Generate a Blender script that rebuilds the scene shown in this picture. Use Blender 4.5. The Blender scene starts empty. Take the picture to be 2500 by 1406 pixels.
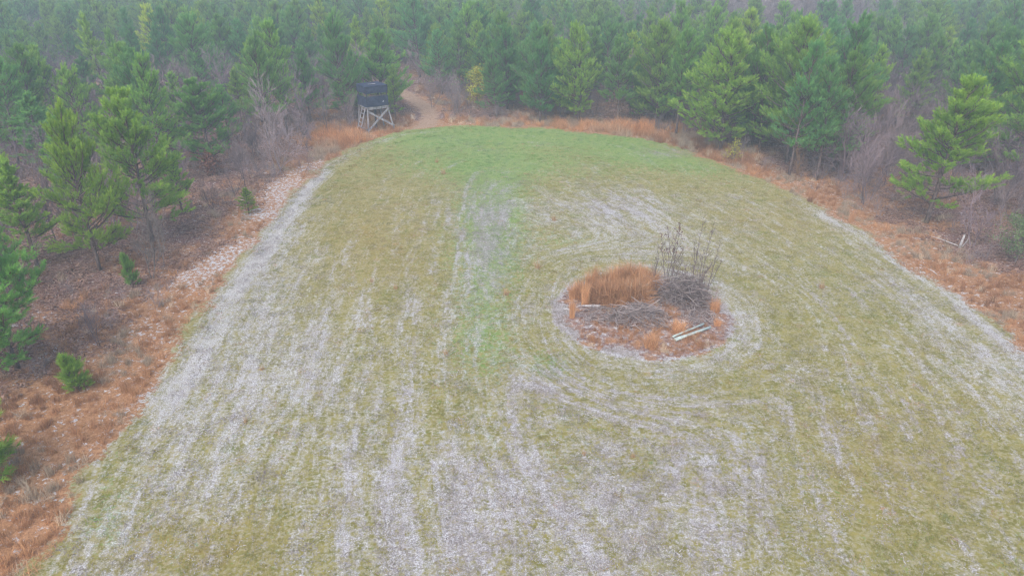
import bpy, math, random
import numpy as np

# ------------------------------------------------------------------ camera, sky, sun, exposure
C = bpy.context.scene.collection
S = bpy.context.scene
R = math.radians
CAMH, PITCH, FPX = 14.0, R(25.5), 1785.0
cam_d = bpy.data.cameras.new("camera")
cam_d.sensor_width = 36.0
cam_d.lens = FPX / 2500 * 36
cam_d.clip_start, cam_d.clip_end = 0.1, 2000
cam = bpy.data.objects.new("camera", cam_d)
C.objects.link(cam)
cam.location = (0, 0, CAMH)
cam.rotation_euler = (math.pi / 2 - PITCH, 0, 0)
S.camera = cam

SUN_EL, SUN_AZ = R(50), R(200)
w = bpy.data.worlds.new("World")
S.world = w
w.use_nodes = True
nt = w.node_tree
bg = nt.nodes["Background"]
sky = nt.nodes.new("ShaderNodeTexSky")
sky.sky_type = 'NISHITA'
sky.sun_disc = False
sky.sun_elevation = SUN_EL
sky.sun_rotation = SUN_AZ
sky.air_density = 1.0
sky.dust_density = 2.0
sky.ozone_density = 1.0
nt.links.new(sky.outputs[0], bg.inputs[0])
bg.inputs[1].default_value = 0.15
sd = bpy.data.lights.new("sun", 'SUN')
sd.energy = 1.5
sd.angle = R(60)
sd.color = (1.0, 0.955, 0.90)
sun = bpy.data.objects.new("sun", sd)
C.objects.link(sun)
sun.rotation_euler = (math.pi / 2 - SUN_EL, 0, math.pi - SUN_AZ)

S.view_settings.view_transform = 'Standard'
S.view_settings.look = 'None'
S.view_settings.gamma = 1
S.view_settings.exposure = 0.95
S.render.engine = 'CYCLES'
cy = S.cycles
cy.max_bounces = 8
cy.diffuse_bounces = 5
cy.glossy_bounces = 2
cy.transmission_bounces = 5
cy.volume_bounces = 1
cy.transparent_max_bounces = 8
cy.use_denoising = True
S.cycles.pixel_filter_type = 'BLACKMAN_HARRIS'
S.cycles.filter_width = 1.3

rs = np.random.RandomState(7)
rnd = random.Random(11)

# ------------------------------------------------------------------ geometry of the picture on the ground
ST, CT = math.sin(PITCH), math.cos(PITCH)


def at(px, py):
    """ground point (z=0) seen at a photo position"""
    a, b = (px - 1250) / FPX, (703 - py) / FPX
    dx, dy, dz = a, CT + b * ST, -ST + b * CT
    t = CAMH / -dz
    return dx * t, dy * t


def proj(x, y, z=0.0):
    dz = np.asarray(z) - CAMH
    dep = y * CT - dz * ST
    up = y * ST + dz * CT
    dep = np.where(dep < 0.5, 0.5, dep)
    return 1250 + FPX * x / dep, 703 - FPX * up / dep


def height_for(x, y, py_top):
    b = (703 - py_top) / FPX
    # (y ST + dz CT) = b (y CT - dz ST)
    dz = (b * y * CT - y * ST) / (CT + b * ST)
    return dz + CAMH


EDGE_PX = [(60, 1500), (230, 1150), (330, 1000), (430, 850), (500, 745), (575, 650), (650, 545), (715, 465),
           (790, 400), (850, 366), (920, 338), (1000, 318), (1060, 309), (1130, 307), (1300, 312), (1450, 324),
           (1560, 340), (1680, 370), (1800, 413), (1920, 470), (2040, 530), (2150, 592), (2240, 650), (2330, 712),
           (2420, 785), (2500, 850), (2700, 1020), (2950, 1300)]
EDGE = np.array([at(*p) for p in EDGE_PX])
EDGE = np.vstack([[EDGE[0] + np.array([-1.0, -16.0])], EDGE, [EDGE[-1] + np.array([-1.0, -12.0])]])
NE = len(EDGE)


def edge_dist(x, y):
    """signed distance to the field edge (inside > 0) and index of nearest edge segment"""
    x = np.asarray(x, float).ravel()
    y = np.asarray(y, float).ravel()
    best = np.full(x.shape, 1e9)
    idx = np.zeros(x.shape, int)
    inside = np.zeros(x.shape, bool)
    for i in range(NE):
        ax, ay = EDGE[i]
        bx, by = EDGE[(i + 1) % NE]
        ex, ey = bx - ax, by - ay
        cond = ((ay > y) != (by > y))
        with np.errstate(divide='ignore', invalid='ignore'):
            xi = ax + (y - ay) * ex / (ey if abs(ey) > 1e-9 else 1e-9)
        inside ^= cond & (x < xi)
        if i == NE - 1:
            continue
        t = np.clip(((x - ax) * ex + (y - ay) * ey) / (ex * ex + ey * ey), 0, 1)
        d = np.hypot(x - ax - t * ex, y - ay - t * ey)
        m = d < best
        best[m] = d[m]
        idx[m] = i
    return np.where(inside, best, -best), idx


MOUND = at(1567, 765)
MRX = (at(1768, 765)[0] - at(1365, 765)[0]) / 2
MRY = (at(1567, 668)[1] - at(1567, 852)[1]) / 2
PATH = np.array([at(*p) for p in [(1010, 330), (1045, 300), (1050, 278), (1040, 262), (1015, 246), (992, 232), (975, 222), (950, 214), (900, 208)]])


def poly_dist(x, y, P):
    best = np.full(np.shape(x), 1e9)
    for i in range(len(P) - 1):
        ax, ay = P[i]
        bx, by = P[i + 1]
        ex, ey = bx - ax, by - ay
        t = np.clip(((x - ax) * ex + (y - ay) * ey) / (ex * ex + ey * ey), 0, 1)
        best = np.minimum(best, np.hypot(x - ax - t * ex, y - ay - t * ey))
    return best


def vnoise(x, y, s, seed=0):
    """smooth value noise 0..1"""
    x = np.asarray(x) * s + 100.5 + seed * 17.3
    y = np.asarray(y) * s + 57.1 + seed * 9.7
    xi, yi = np.floor(x).astype(np.int64), np.floor(y).astype(np.int64)
    fx, fy = x - xi, y - yi
    fx, fy = fx * fx * (3 - 2 * fx), fy * fy * (3 - 2 * fy)

    def h(a, b):
        v = np.sin(a * 127.1 + b * 311.7 + seed * 74.7) * 43758.5453
        return v - np.floor(v)
    return (h(xi, yi) * (1 - fx) + h(xi + 1, yi) * fx) * (1 - fy) + (h(xi, yi + 1) * (1 - fx) + h(xi + 1, yi + 1) * fx) * fy


def ss(a, b, v):
    t = np.clip((v - a) / (b - a), 0, 1)
    return t * t * (3 - 2 * t)


def ground_z(x, y):
    x = np.asarray(x, float)
    y = np.asarray(y, float)
    z = (vnoise(x, y, 0.12, 3) - 0.5) * 0.16 + (vnoise(x, y, 0.5, 4) - 0.5) * 0.05
    r = np.hypot((x - MOUND[0]) / MRX, (y - MOUND[1]) / MRY)
    z = z + 0.22 * (1 - ss(0.3, 1.0, r)) * (0.6 + 0.8 * vnoise(x, y, 1.1, 5))
    far = np.hypot(x, np.maximum(y - 60, 0))
    return z + ss(60, 160, far) * (vnoise(x, y, 0.03, 6) - 0.5) * 1.2


def gz(x, y):
    return float(ground_z(x, y))


def blob(px, py, cx, cy, rx, ry, rot=0.0):
    dx, dy = px - cx, py - cy
    c, s_ = math.cos(rot), math.sin(rot)
    u, v = (dx * c + dy * s_) / rx, (-dx * s_ + dy * c) / ry
    return np.exp(-(u * u + v * v))


def masks(x, y):
    """patches of bare sand, green sprouts, dead stalks on the real ground, worked out once from a plan of the site"""
    px, py = proj(x, y)
    d, idx = edge_dist(x, y)
    d = d.reshape(np.shape(x))
    idx = idx.reshape(np.shape(x))
    dm = np.hypot((x - MOUND[0]) / MRX, (y - MOUND[1]) / MRY)
    left = (idx <= 12)
    sand = np.zeros_like(d) + 0.015
    sand += np.where(left, 0.32 * np.exp(-((d - 0.9) / 0.65) ** 2) * ss(300, 420, py) * (1 - .75 * ss(880, 1080, py)), 0)
    sand += np.where(left, 0.14 * np.exp(-((d - 2.5) / 1.6) ** 2) * ss(420, 600, py), 0)
    sand += np.where(left, 0.26 * np.exp(-((d - 0.9) / 0.40) ** 2) * ss(400, 450, py) * ss(760, 660, py), 0)
    sand += np.where(left & (py < 480), 0.16 * np.exp(-((d - 0.6) / 0.7) ** 2), 0)
    sand += np.where(~left, 0.34 * np.exp(-((d - 0.55) / 0.40) ** 2) * ss(470, 540, py), 0)
    sand += np.where(~left, 0.16 * np.exp(-((d - 2.2) / 1.2) ** 2) * ss(560, 700, py), 0)
    sand += 0.24 * blob(px, py, 1500, 530, 200, 80) + 0.10 * blob(px, py, 1680, 610, 160, 50)
    sand += 0.16 * np.exp(-((dm - 1.22) / 0.16) ** 2) * ss(-0.9, 0.5, (x - MOUND[0]) / MRX)
    sand += 0.12 * np.exp(-((dm - 1.15) / 0.2) ** 2)
    sand += 0.22 * blob(px, py, 1400, 1290, 420, 230) + 0.06 * blob(px, py, 1850, 1150, 300, 250)
    sand += 0.17 * blob(px, py, 750, 880, 190, 170, -0.9) + 0.09 * blob(px, py, 560, 1050, 200, 200)
    sand += 0.10 * blob(px, py, 950, 1250, 220, 200) + 0.10 * blob(px, py, 2300, 900, 260, 110, 0.6)
    sand -= 0.20 * ss(520, 380, py) + 0.12 * blob(px, py, 2100, 760, 200, 110, 0.5)
    sand -= 0.15 * blob(px, py, 850, 560, 160, 140) + 0.12 * blob(px, py, 500, 1350, 260, 90) + 0.16 * blob(px, py, 2250, 1150, 260, 200)
    green = 0.95 * blob(px, py, 1330, 330, 330, 22, 0.03) + 0.75 * blob(px, py, 1600, 385, 190, 26, 0.2)
    green += 0.5 * blob(px, py, 1060, 345, 150, 24) + 0.30 * blob(px, py, 1150, 400, 260, 40)
    green += 0.72 * blob(px, py, 1210, 520, 95, 130) + 0.28 * blob(px, py, 1170, 700, 80, 130)
    green += 0.35 * blob(px, py, 1180, 850, 100, 80) + 0.55 * blob(px, py, 1340, 905, 60, 40)
    green += 0.42 * blob(px, py, 1300, 385, 440, 60) + 0.34 * blob(px, py, 1190, 650, 80, 260)
    green += 0.28 * blob(px, py, 300, 1190, 60, 60) + 0.16 * blob(px, py, 1450, 1150, 700, 160)
    green += 0.3 * blob(px, py, 1400, 590, 90, 16) + 0.25 * blob(px, py, 2000, 430, 120, 30, 0.4)
    green += 0.4 * blob(px, py, 260, 1290, 90, 60)
    lav = 0.05 + 0.12 * ss(500, 900, py) + 0.50 * blob(px, py, 1200, 510, 80, 90) + 0.45 * blob(px, py, 1195, 660, 60, 100) + 0.3 * blob(px, py, 1150, 560, 120, 60)
    lav += 0.55 * blob(px, py, 1490, 510, 120, 40) + 0.5 * blob(px, py, 1550, 1180, 500, 220) + 0.3 * blob(px, py, 1350, 930, 90, 60)
    lav += 0.4 * blob(px, py, 1640, 375, 100, 14) + 0.3 * blob(px, py, 2200, 690, 120, 60) + 0.4 * blob(px, py, 1150, 1330, 200, 100)
    warm = 0.6 * blob(px, py, 1270, 360, 130, 16) + 0.5 * blob(px, py, 450, 1330, 250, 120) + 0.35 * blob(px, py, 2200, 1150, 260, 240)
    warm += 0.35 * blob(px, py, 900, 380, 120, 40) + 0.5 * blob(px, py, 900, 600, 180, 160) + 0.35 * blob(px, py, 1900, 540, 200, 70)
    lav = np.where(dm < 1.1, 1.0, lav)
    # outside the field: how far the broomsedge margin reaches, sandy bare spots
    wide = np.where(left, 1.6 + 2.4 * ss(780, 900, py) + 1.2 * ss(420, 330, py), 3.0)
    wide = np.where((~left) & (py < 360), 2.2, wide)
    wide = wide * (0.5 + 1.3 * vnoise(x, y, 0.28, 9))
    margin = ss(wide + 2.6, wide - 0.6, -d)
    margin = np.maximum(margin, .55 * ss(.45, .75, vnoise(x, y, .22, 71)) * (d < 0))
    margin = np.maximum(margin, 0.9 * blob(px, py, 160, 1000, 240, 170))
    margin = np.maximum(margin, 0.7 * blob(px, py, 200, 810, 300, 120))
    margin = np.maximum(margin, 0.8 * blob(px, py, 1080, 250, 120, 32))
    margin = np.maximum(margin, 0.6 * blob(px, py, 2420, 700, 120, 90))
    margin = np.maximum(margin, 1.0 * blob(px, py, 825, 330, 95, 30))
    margin = np.where(dm < 1.08, 0.42, margin)
    bare = 0.75 * blob(px, py, 690, 470, 70, 55) + 0.7 * blob(px, py, 640, 525, 70, 14) + 0.75 * blob(px, py, 560, 620, 90, 32, -0.5)
    bare += 0.5 * blob(px, py, 450, 680, 90, 30, -0.3) + 0.6 * blob(px, py, 770, 405, 60, 16, -0.3) + 0.5 * blob(px, py, 575, 263, 22, 5)
    bare += 0.5 * blob(px, py, 460, 221, 30, 5) + 0.5 * blob(px, py, 200, 291, 40, 6) + 0.5 * blob(px, py, 715, 278, 25, 6)
    bare += 0.45 * blob(px, py, 380, 810, 60, 40) + 0.45 * blob(px, py, 2270, 655, 25, 12) + 0.3 * blob(px, py, 2360, 650, 20, 6) + 0.3 * blob(px, py, 1950, 440, 90, 12, 0.4)
    pathd = poly_dist(x, y, PATH)
    path = ss(1.5, 0.4, pathd) * (d < 0) * .74
    # v: distance across the mowing / driving lines
    ring = np.hypot(x - MOUND[0], (y - MOUND[1]) * 0.9)
    wr = ss(8.5, 4.8, ring) * ss(-6.0, 0.5, x - MOUND[0] + 2.2)
    wr = np.maximum(wr, ss(4.2, 3.4, ring))
    kk = 2.2
    dl, df, dr = (poly_dist(x, y, EDGE[a_:b_]) for a_, b_ in ((0, 14), (13, 20), (19, NE)))
    dsm = -kk * np.log(np.exp(-dl / kk) + np.exp(-df / kk) * .6 + np.exp(-dr / kk))
    across = np.where(d > 0, dsm, d) * (1 - wr) + (ring * 1.0 + 3) * wr
    inside = (d > 0) & (dm > 1.0)
    dm = dm + (vnoise(x, y, 1.0, 61) - .5) * .30 + (vnoise(x, y, 2.6, 62) - .5) * .10
    inside = (d > 0) & (dm > 1.0)
    return dict(px=px, py=py, d=d, idx=idx, dm=dm, sand=sand, green=green, lav=lav, warm=warm, margin=margin,
                bare=bare, path=path, across=across, ring=ring, inside=inside, wr=wr, left=left)


# ------------------------------------------------------------------ mesh helpers
def mesh_np(name, V, F, mats=(), mi=None, smooth=False, col=None):
    """V (n,3), F (m,k) with k = 3 or 4, or list of such arrays"""
    me = bpy.data.meshes.new(name)
    Fs = F if isinstance(F, list) else [F]
    Fs = [f for f in Fs if len(f)]
    V = np.asarray(V, np.float32)
    me.vertices.add(len(V))
    me.vertices.foreach_set("co", V.ravel())
    nl = sum(f.size for f in Fs)
    npoly = sum(len(f) for f in Fs)
    me.loops.add(nl)
    me.polygons.add(npoly)
    me.loops.foreach_set("vertex_index", np.concatenate([f.ravel() for f in Fs]).astype(np.int32))
    tot = np.concatenate([np.full(len(f), f.shape[1]) for f in Fs])
    st = np.concatenate([[0], np.cumsum(tot)[:-1]])
    me.polygons.foreach_set("loop_start", st.astype(np.int32))
    me.polygons.foreach_set("loop_total", tot.astype(np.int32))
    if mi is not None:
        me.polygons.foreach_set("material_index", np.asarray(mi, np.int32))
    me.polygons.foreach_set("use_smooth", np.full(npoly, smooth))
    for m in mats:
        me.materials.append(m)
    if col is not None:
        a = me.color_attributes.new("col", 'FLOAT_COLOR', 'POINT')
        c4 = np.ones((len(V), 4), np.float32)
        c4[:, :col.shape[1]] = col
        a.data.foreach_set("color", c4.ravel())
    me.update(calc_edges=True)
    return me


class Geo:
    """collects tubes, boxes and blades, and links them as ONE mesh object"""

    def __init__(s):
        s.V, s.T, s.Q, s.n, s.c = [], [], [], 0, []

    def add(s, V, T=None, Q=None, c=None):
        V = np.asarray(V, float)
        s.V.append(V)
        if T is not None and len(T):
            s.T.append(np.asarray(T) + s.n)
        if Q is not None and len(Q):
            s.Q.append(np.asarray(Q) + s.n)
        cc = np.zeros((len(V), 3)) + (0.5 if c is None else c)
        s.c.append(cc)
        s.n += len(V)

    def tubes(s, P0, P1, r0, r1, k=4, c=None, cap=False):
        P0, P1 = np.asarray(P0, float).reshape(-1, 3), np.asarray(P1, float).reshape(-1, 3)
        n = len(P0)
        if n == 0:
            return
        r0 = np.zeros(n) + r0
        r1 = np.zeros(n) + r1
        D = P1 - P0
        D /= np.linalg.norm(D, axis=1)[:, None] + 1e-9
        ref = np.where(np.abs(D[:, 2:3]) > 0.9, np.array([[1., 0, 0]]), np.array([[0, 0, 1.]]))
        A = np.cross(D, ref)
        A /= np.linalg.norm(A, axis=1)[:, None] + 1e-9
        B = np.cross(D, A)
        an = np.arange(k) * 2 * np.pi / k
        off = A[:, None, :] * np.cos(an)[None, :, None] + B[:, None, :] * np.sin(an)[None, :, None]
        V = np.concatenate([P0[:, None] + off * r0[:, None, None], P1[:, None] + off * r1[:, None, None]], 1)
        base = (np.arange(n) * 2 * k)[:, None]
        j = np.arange(k)
        q = np.stack([j, (j + 1) % k, (j + 1) % k + k, j + k], 1)
        Q = (base[:, :, None] + q[None]).reshape(-1, 4)
        cc = None if c is None else np.repeat(np.asarray(c, float).reshape(n, -1) if np.ndim(c) > 1 else np.tile(c, (n, 1)), 2 * k, 0)
        T = None
        if cap:
            t1 = np.array([[0, i + 1, i] for i in range(1, k - 1)])
            t2 = np.array([[k, k + i, k + i + 1] for i in range(1, k - 1)])
            T = (base[:, :, None] + np.concatenate([t1, t2])[None]).reshape(-1, 3)
        s.add(V.reshape(-1, 3), T=T, Q=Q, c=cc)

    def line(s, pts, r0, r1, k=6, c=None, cap=True):
        pts = np.asarray(pts, float)
        n = len(pts) - 1
        r = np.linspace(r0, r1, n + 1)
        # shared rings along one polyline
        D = np.gradient(pts, axis=0)
        D /= np.linalg.norm(D, axis=1)[:, None] + 1e-9
        ref = np.array([1., 0, 0]) if abs(D[:, 2]).mean() > 0.7 else np.array([0, 0, 1.])
        A = np.cross(D, ref)
        A /= np.linalg.norm(A, axis=1)[:, None] + 1e-9
        B = np.cross(D, A)
        an = np.arange(k) * 2 * np.pi / k
        V = pts[:, None] + (A[:, None] * np.cos(an)[None, :, None] + B[:, None] * np.sin(an)[None, :, None]) * r[:, None, None]
        j = np.arange(k)
        q = np.stack([j, (j + 1) % k, (j + 1) % k + k, j + k], 1)
        Q = (np.arange(n)[:, None, None] * k + q[None]).reshape(-1, 4)
        T = None
        if cap:
            e = n * k
            T = np.array([[0, i + 1, i] for i in range(1, k - 1)] + [[e, e + i, e + i + 1] for i in range(1, k - 1)])
        s.add(V.reshape(-1, 3), T=T, Q=Q, c=c)

    def blades(s, P, D, L, wd, side, c=None):
        """one thin triangle per blade"""
        P, D, side = (np.asarray(a, float) for a in (P, D, side))
        n = len(P)
        L = (np.zeros(n) + L)[:, None]
        wd = (np.zeros(n) + wd)[:, None]
        V = np.stack([P - side * wd / 2, P + side * wd / 2, P + D * L], 1).reshape(-1, 3)
        T = np.arange(3 * n).reshape(n, 3)
        s.add(V, T=T, c=None if c is None else np.repeat(c, 3, 0))

    def box(s, c0, size, rot=None, c=None):
        h = np.array(size) / 2
        V = np.array([[x, y, z] for x in (-1, 1) for y in (-1, 1) for z in (-1, 1)]) * h
        if rot is not None:
            V = V @ np.array(rot).T
        V = V + np.array(c0)
        Q = np.array([[0, 1, 3, 2], [4, 6, 7, 5], [0, 4, 5, 1], [2, 3, 7, 6], [0, 2, 6, 4], [1, 5, 7, 3]])
        s.add(V, Q=Q, c=c)

    def beam(s, a, b, wx, wz, up=(0, 0, 1), c=None):
        """rectangular board from a to b"""
        a, b = np.array(a, float), np.array(b, float)
        d = b - a
        L = np.linalg.norm(d)
        d /= L
        u = np.array(up, float)
        sd_ = np.cross(d, u)
        sd_ /= np.linalg.norm(sd_)
        u2 = np.cross(sd_, d)
        M = np.stack([d, sd_, u2], 1)
        s.box((a + b) / 2, (L, wx, wz), M, c)

    def mesh(s, name, mat, smooth=False):
        V = np.concatenate(s.V)
        c = np.concatenate(s.c)
        F = []
        if s.T:
            F.append(np.concatenate(s.T))
        if s.Q:
            F.append(np.concatenate(s.Q))
        return mesh_np(name, V, F, [mat], smooth=smooth, col=c)

    def build(s, name, mat, parent=None, smooth=False):
        o = bpy.data.objects.new(name, s.mesh(name, mat, smooth))
        C.objects.link(o)
        if parent is not None:
            o.parent = parent
        return o


def tag(o, label=None, cat=None, group=None, kind=None):
    if label:
        o["label"] = label
    if cat:
        o["category"] = cat
    if group:
        o["group"] = group
    if kind:
        o["kind"] = kind
    return o


def empty(name, loc, rz=0.0):
    o = bpy.data.objects.new(name, None)
    o.empty_display_size = 0.3
    C.objects.link(o)
    o.location = loc
    o.rotation_euler = (0, 0, rz)
    return o


# ------------------------------------------------------------------ materials
def new_mat(name):
    m = bpy.data.materials.new(name)
    m.use_nodes = True
    t = m.node_tree
    t.nodes.clear()
    return m, t


class NB:
    def __init__(s, t):
        s.t = t

    def n(s, typ, **kw):
        nd = s.t.nodes.new(typ)
        for k, v in kw.items():
            setattr(nd, k, v)
        return nd

    def l(s, a, b):
        s.t.links.new(a, b)

    def setin(s, nd, i, v):
        if hasattr(v, "is_output") or isinstance(v, bpy.types.NodeSocket):
            s.l(v, nd.inputs[i])
        elif v is not None:
            nd.inputs[i].default_value = v

    def math(s, op, a, b=None, clamp=False):
        nd = s.n("ShaderNodeMath", operation=op, use_clamp=clamp)
        s.setin(nd, 0, a)
        s.setin(nd, 1, b)
        return nd.outputs[0]

    def mix(s, f, a, b, mode='MIX'):
        nd = s.n("ShaderNodeMix", data_type='RGBA', blend_type=mode)
        s.setin(nd, 0, f)
        for i, v in ((6, a), (7, b)):
            if isinstance(v, tuple):
                nd.inputs[i].default_value = (*v[:3], 1)
            else:
                s.l(v, nd.inputs[i])
        return nd.outputs[2]

    def step(s, v, a, b):
        nd = s.n("ShaderNodeMapRange", interpolation_type='SMOOTHSTEP')
        s.setin(nd, 0, v)
        nd.inputs[1].default_value = a
        nd.inputs[2].default_value = b
        return nd.outputs[0]

    def noise(s, vec, scale, detail=3, rough=0.55, dist=0.0):
        nd = s.n("ShaderNodeTexNoise")
        if vec is not None:
            s.l(vec, nd.inputs["Vector"])
        nd.inputs["Scale"].default_value = scale
        nd.inputs["Detail"].default_value = detail
        nd.inputs["Roughness"].default_value = rough
        nd.inputs["Distortion"].default_value = dist
        return nd.outputs[0]

    def attr(s, name, typ='GEOMETRY'):
        return s.n("ShaderNodeAttribute", attribute_name=name, attribute_type=typ)

    def out(s, bsdf):
        o = s.n("ShaderNodeOutputMaterial")
        s.l(bsdf, o.inputs[0])

    def pbsdf(s, color, rough=0.9, normal=None, spec=0.2):
        p = s.n("ShaderNodeBsdfPrincipled")
        if isinstance(color, tuple):
            p.inputs["Base Color"].default_value = (*color, 1)
        else:
            s.l(color, p.inputs["Base Color"])
        p.inputs["Roughness"].default_value = rough
        p.inputs["Specular IOR Level"].default_value = spec
        if normal is not None:
            s.l(normal, p.inputs["Normal"])
        return p.outputs[0]

    def bump(s, h, strength, dist):
        b = s.n("ShaderNodeBump")
        s.l(h, b.inputs["Height"])
        b.inputs["Strength"].default_value = strength
        b.inputs["Distance"].default_value = dist
        return b.outputs[0]


def ground_material():
    m, t = new_mat("ground_soil")
    b = NB(t)
    pos = b.n("ShaderNodeNewGeometry").outputs["Position"]
    A = b.attr("mask_a")
    B = b.attr("mask_b")
    Fv = b.attr("flow")
    sa = b.n("ShaderNodeSeparateColor")
    b.l(A.outputs["Color"], sa.inputs[0])
    sb = b.n("ShaderNodeSeparateColor")
    b.l(B.outputs["Color"], sb.inputs[0])
    sand_m, green_m, lav_m = sa.outputs
    infield, margin_m, bare_m = sb.outputs
    warm_m = A.outputs["Alpha"]
    path_m = B.outputs["Alpha"]
    # noise stretched along the driving lines
    flow = Fv.outputs["Vector"]
    st1 = b.noise(flow, 1.0, 5, 0.62, 0.25)
    mp = b.n("ShaderNodeMapping")
    mp.inputs["Scale"].default_value = (2.6, 5.0, 5.0)
    b.l(flow, mp.inputs[0])
    st2 = b.noise(mp.outputs[0], 1.0, 4, 0.6)
    n1 = b.noise(pos, 0.35, 4)
    n2 = b.noise(pos, 2.2, 5, 0.65)
    n3 = b.noise(pos, 9.0, 4, 0.7)
    n4 = b.noise(pos, 28.0, 3, 0.7)
    n5 = b.noise(pos, 5.0, 5, 0.75, 0.4)
    # moss / short dormant grass
    moss = b.mix(b.step(n2, .35, .65), (0.160, 0.148, 0.036), (0.275, 0.232, 0.070))
    moss = b.mix(b.step(n3, .42, .62), moss, (0.31, 0.275, 0.15))
    wf = b.math('MULTIPLY', warm_m, b.step(n5, .38, .58))
    moss = b.mix(wf, moss, (0.29, 0.20, 0.07))
    gsel = b.math('ADD', b.math('MULTIPLY', b.math('SUBTRACT', n5, 0.5), 4.2), b.math('MULTIPLY', green_m, 1.2))
    gf = b.step(gsel, 0.38, 0.72)
    greenc = b.mix(b.step(n3, .4, .6), (0.130, 0.240, 0.060), (0.235, 0.285, 0.085))
    moss = b.mix(b.math('MULTIPLY', gf, 0.85), moss, greenc)
    # dead lavender-grey stalks
    lsel = b.math('ADD', b.math('MULTIPLY', b.math('SUBTRACT', b.math('ADD', b.math('MULTIPLY', n5, .5), b.math('MULTIPLY', st1, .5)), 0.5), 5.0), lav_m)
    lf = b.step(lsel, 0.30, 0.85)
    lavc = b.mix(b.step(n4, .35, .65), (0.19, 0.15, 0.155), (0.38, 0.335, 0.35))
    field = b.mix(b.math('MULTIPLY', lf, 0.75), moss, lavc)
    # bare pale sand
    sn = b.math('ADD', b.math('MULTIPLY', st1, 0.26), b.math('MULTIPLY', st2, 0.26))
    sn = b.math('ADD', sn, b.math('MULTIPLY', n3, 0.26))
    sn = b.math('ADD', sn, b.math('MULTIPLY', n5, 0.22))
    sn = b.math('MULTIPLY', b.math('SUBTRACT', sn, 0.5), 3.6)
    ssel = b.math('ADD', sn, b.math('MULTIPLY', sand_m, 1.0))
    sf = b.step(ssel, -0.08, 0.50)
    sandc = b.mix(b.step(n4, .42, .66), (0.30, 0.275, 0.265), (0.80, 0.785, 0.78))
    sandc = b.mix(b.math('MULTIPLY', b.step(n2, .4, .7), .4), sandc, (0.36, 0.325, 0.32))
    field = b.mix(b.math('MULTIPLY', sf, 0.80), field, sandc)
    field = b.mix(b.math('MULTIPLY', b.step(n4, .60, .74), .55), field, (0.11, 0.09, 0.065))
    # forest floor
    lit = b.mix(b.step(n3, .38, .62), (0.10, 0.050, 0.040), (0.235, 0.13, 0.10))
    lit = b.mix(b.step(n4, .50, .75), lit, (0.27, 0.20, 0.19))
    lit = b.mix(b.step(n2, .45, .7), lit, (0.15, 0.095, 0.09))
    lit = b.mix(b.math('MULTIPLY', b.step(lav_m, .5, .9), b.step(n5, .42, .56)), lit, (0.27, 0.225, 0.21))
    straw = b.mix(b.step(n3, .38, .62), (0.26, 0.13, 0.060), (0.42, 0.225, 0.115))
    straw = b.mix(b.step(n4, .5, .7), straw, (0.16, 0.09, 0.06))
    msel = b.math('ADD', b.math('MULTIPLY', b.math('SUBTRACT', n2, 0.5), 1.4), margin_m)
    floor = b.mix(b.step(msel, 0.3, 0.7), lit, straw)
    bsel = b.math('ADD', b.math('MULTIPLY', b.math('SUBTRACT', n5, 0.5), 6.0), b.math('MULTIPLY', bare_m, .7))
    floor = b.mix(b.step(bsel, 0.50, 0.62), floor, sandc)
    pc = b.mix(b.step(n3, .4, .6), (0.27, 0.165, 0.105), (0.40, 0.28, 0.20))
    psel = b.math('ADD', b.math('MULTIPLY', b.math('SUBTRACT', n2, 0.5), 1.4), path_m)
    floor = b.mix(b.step(psel, 0.35, 0.75), floor, pc)
    isel = b.math('ADD', b.math('MULTIPLY', b.math('SUBTRACT', b.math('ADD', b.math('MULTIPLY', n5, .6), b.math('MULTIPLY', n3, .4)), 0.5), 3.2), infield)
    col = b.mix(b.step(isel, 0.38, 0.62), floor, field)
    h = b.math('ADD', b.math('MULTIPLY', n3, 0.6), b.math('MULTIPLY', n4, 0.35))
    h = b.math('ADD', h, b.math('MULTIPLY', st2, 0.4))
    nrm = b.bump(h, 0.7, 0.06)
    b.out(b.pbsdf(col, 1.0, nrm, 0.05))
    return m


def needle_material():
    m, t = new_mat("pine_needles")
    b = NB(t)
    c = b.attr("col")
    sc = b.n("ShaderNodeSeparateColor")
    b.l(c.outputs["Color"], sc.inputs[0])
    oi = b.n("ShaderNodeObjectInfo")
    tree = oi.outputs["Random"]
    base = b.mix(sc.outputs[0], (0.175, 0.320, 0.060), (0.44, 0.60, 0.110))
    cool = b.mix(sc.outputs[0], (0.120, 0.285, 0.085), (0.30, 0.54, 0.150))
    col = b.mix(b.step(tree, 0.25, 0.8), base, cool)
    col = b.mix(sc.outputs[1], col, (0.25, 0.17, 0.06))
    hue = b.mix(1.0, col, oi.outputs["Color"], 'MULTIPLY')
    d = b.n("ShaderNodeBsdfPrincipled")
    b.l(hue, d.inputs["Base Color"])
    d.inputs["Roughness"].default_value = 0.5
    d.inputs["Specular IOR Level"].default_value = 0.2
    tr = b.n("ShaderNodeBsdfTranslucent")
    b.l(hue, tr.inputs[0])
    mx = b.n("ShaderNodeMixShader")
    mx.inputs[0].default_value = 0.52
    b.l(d.outputs[0], mx.inputs[1])
    b.l(tr.outputs[0], mx.inputs[2])
    b.out(mx.outputs[0])
    return m


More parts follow.
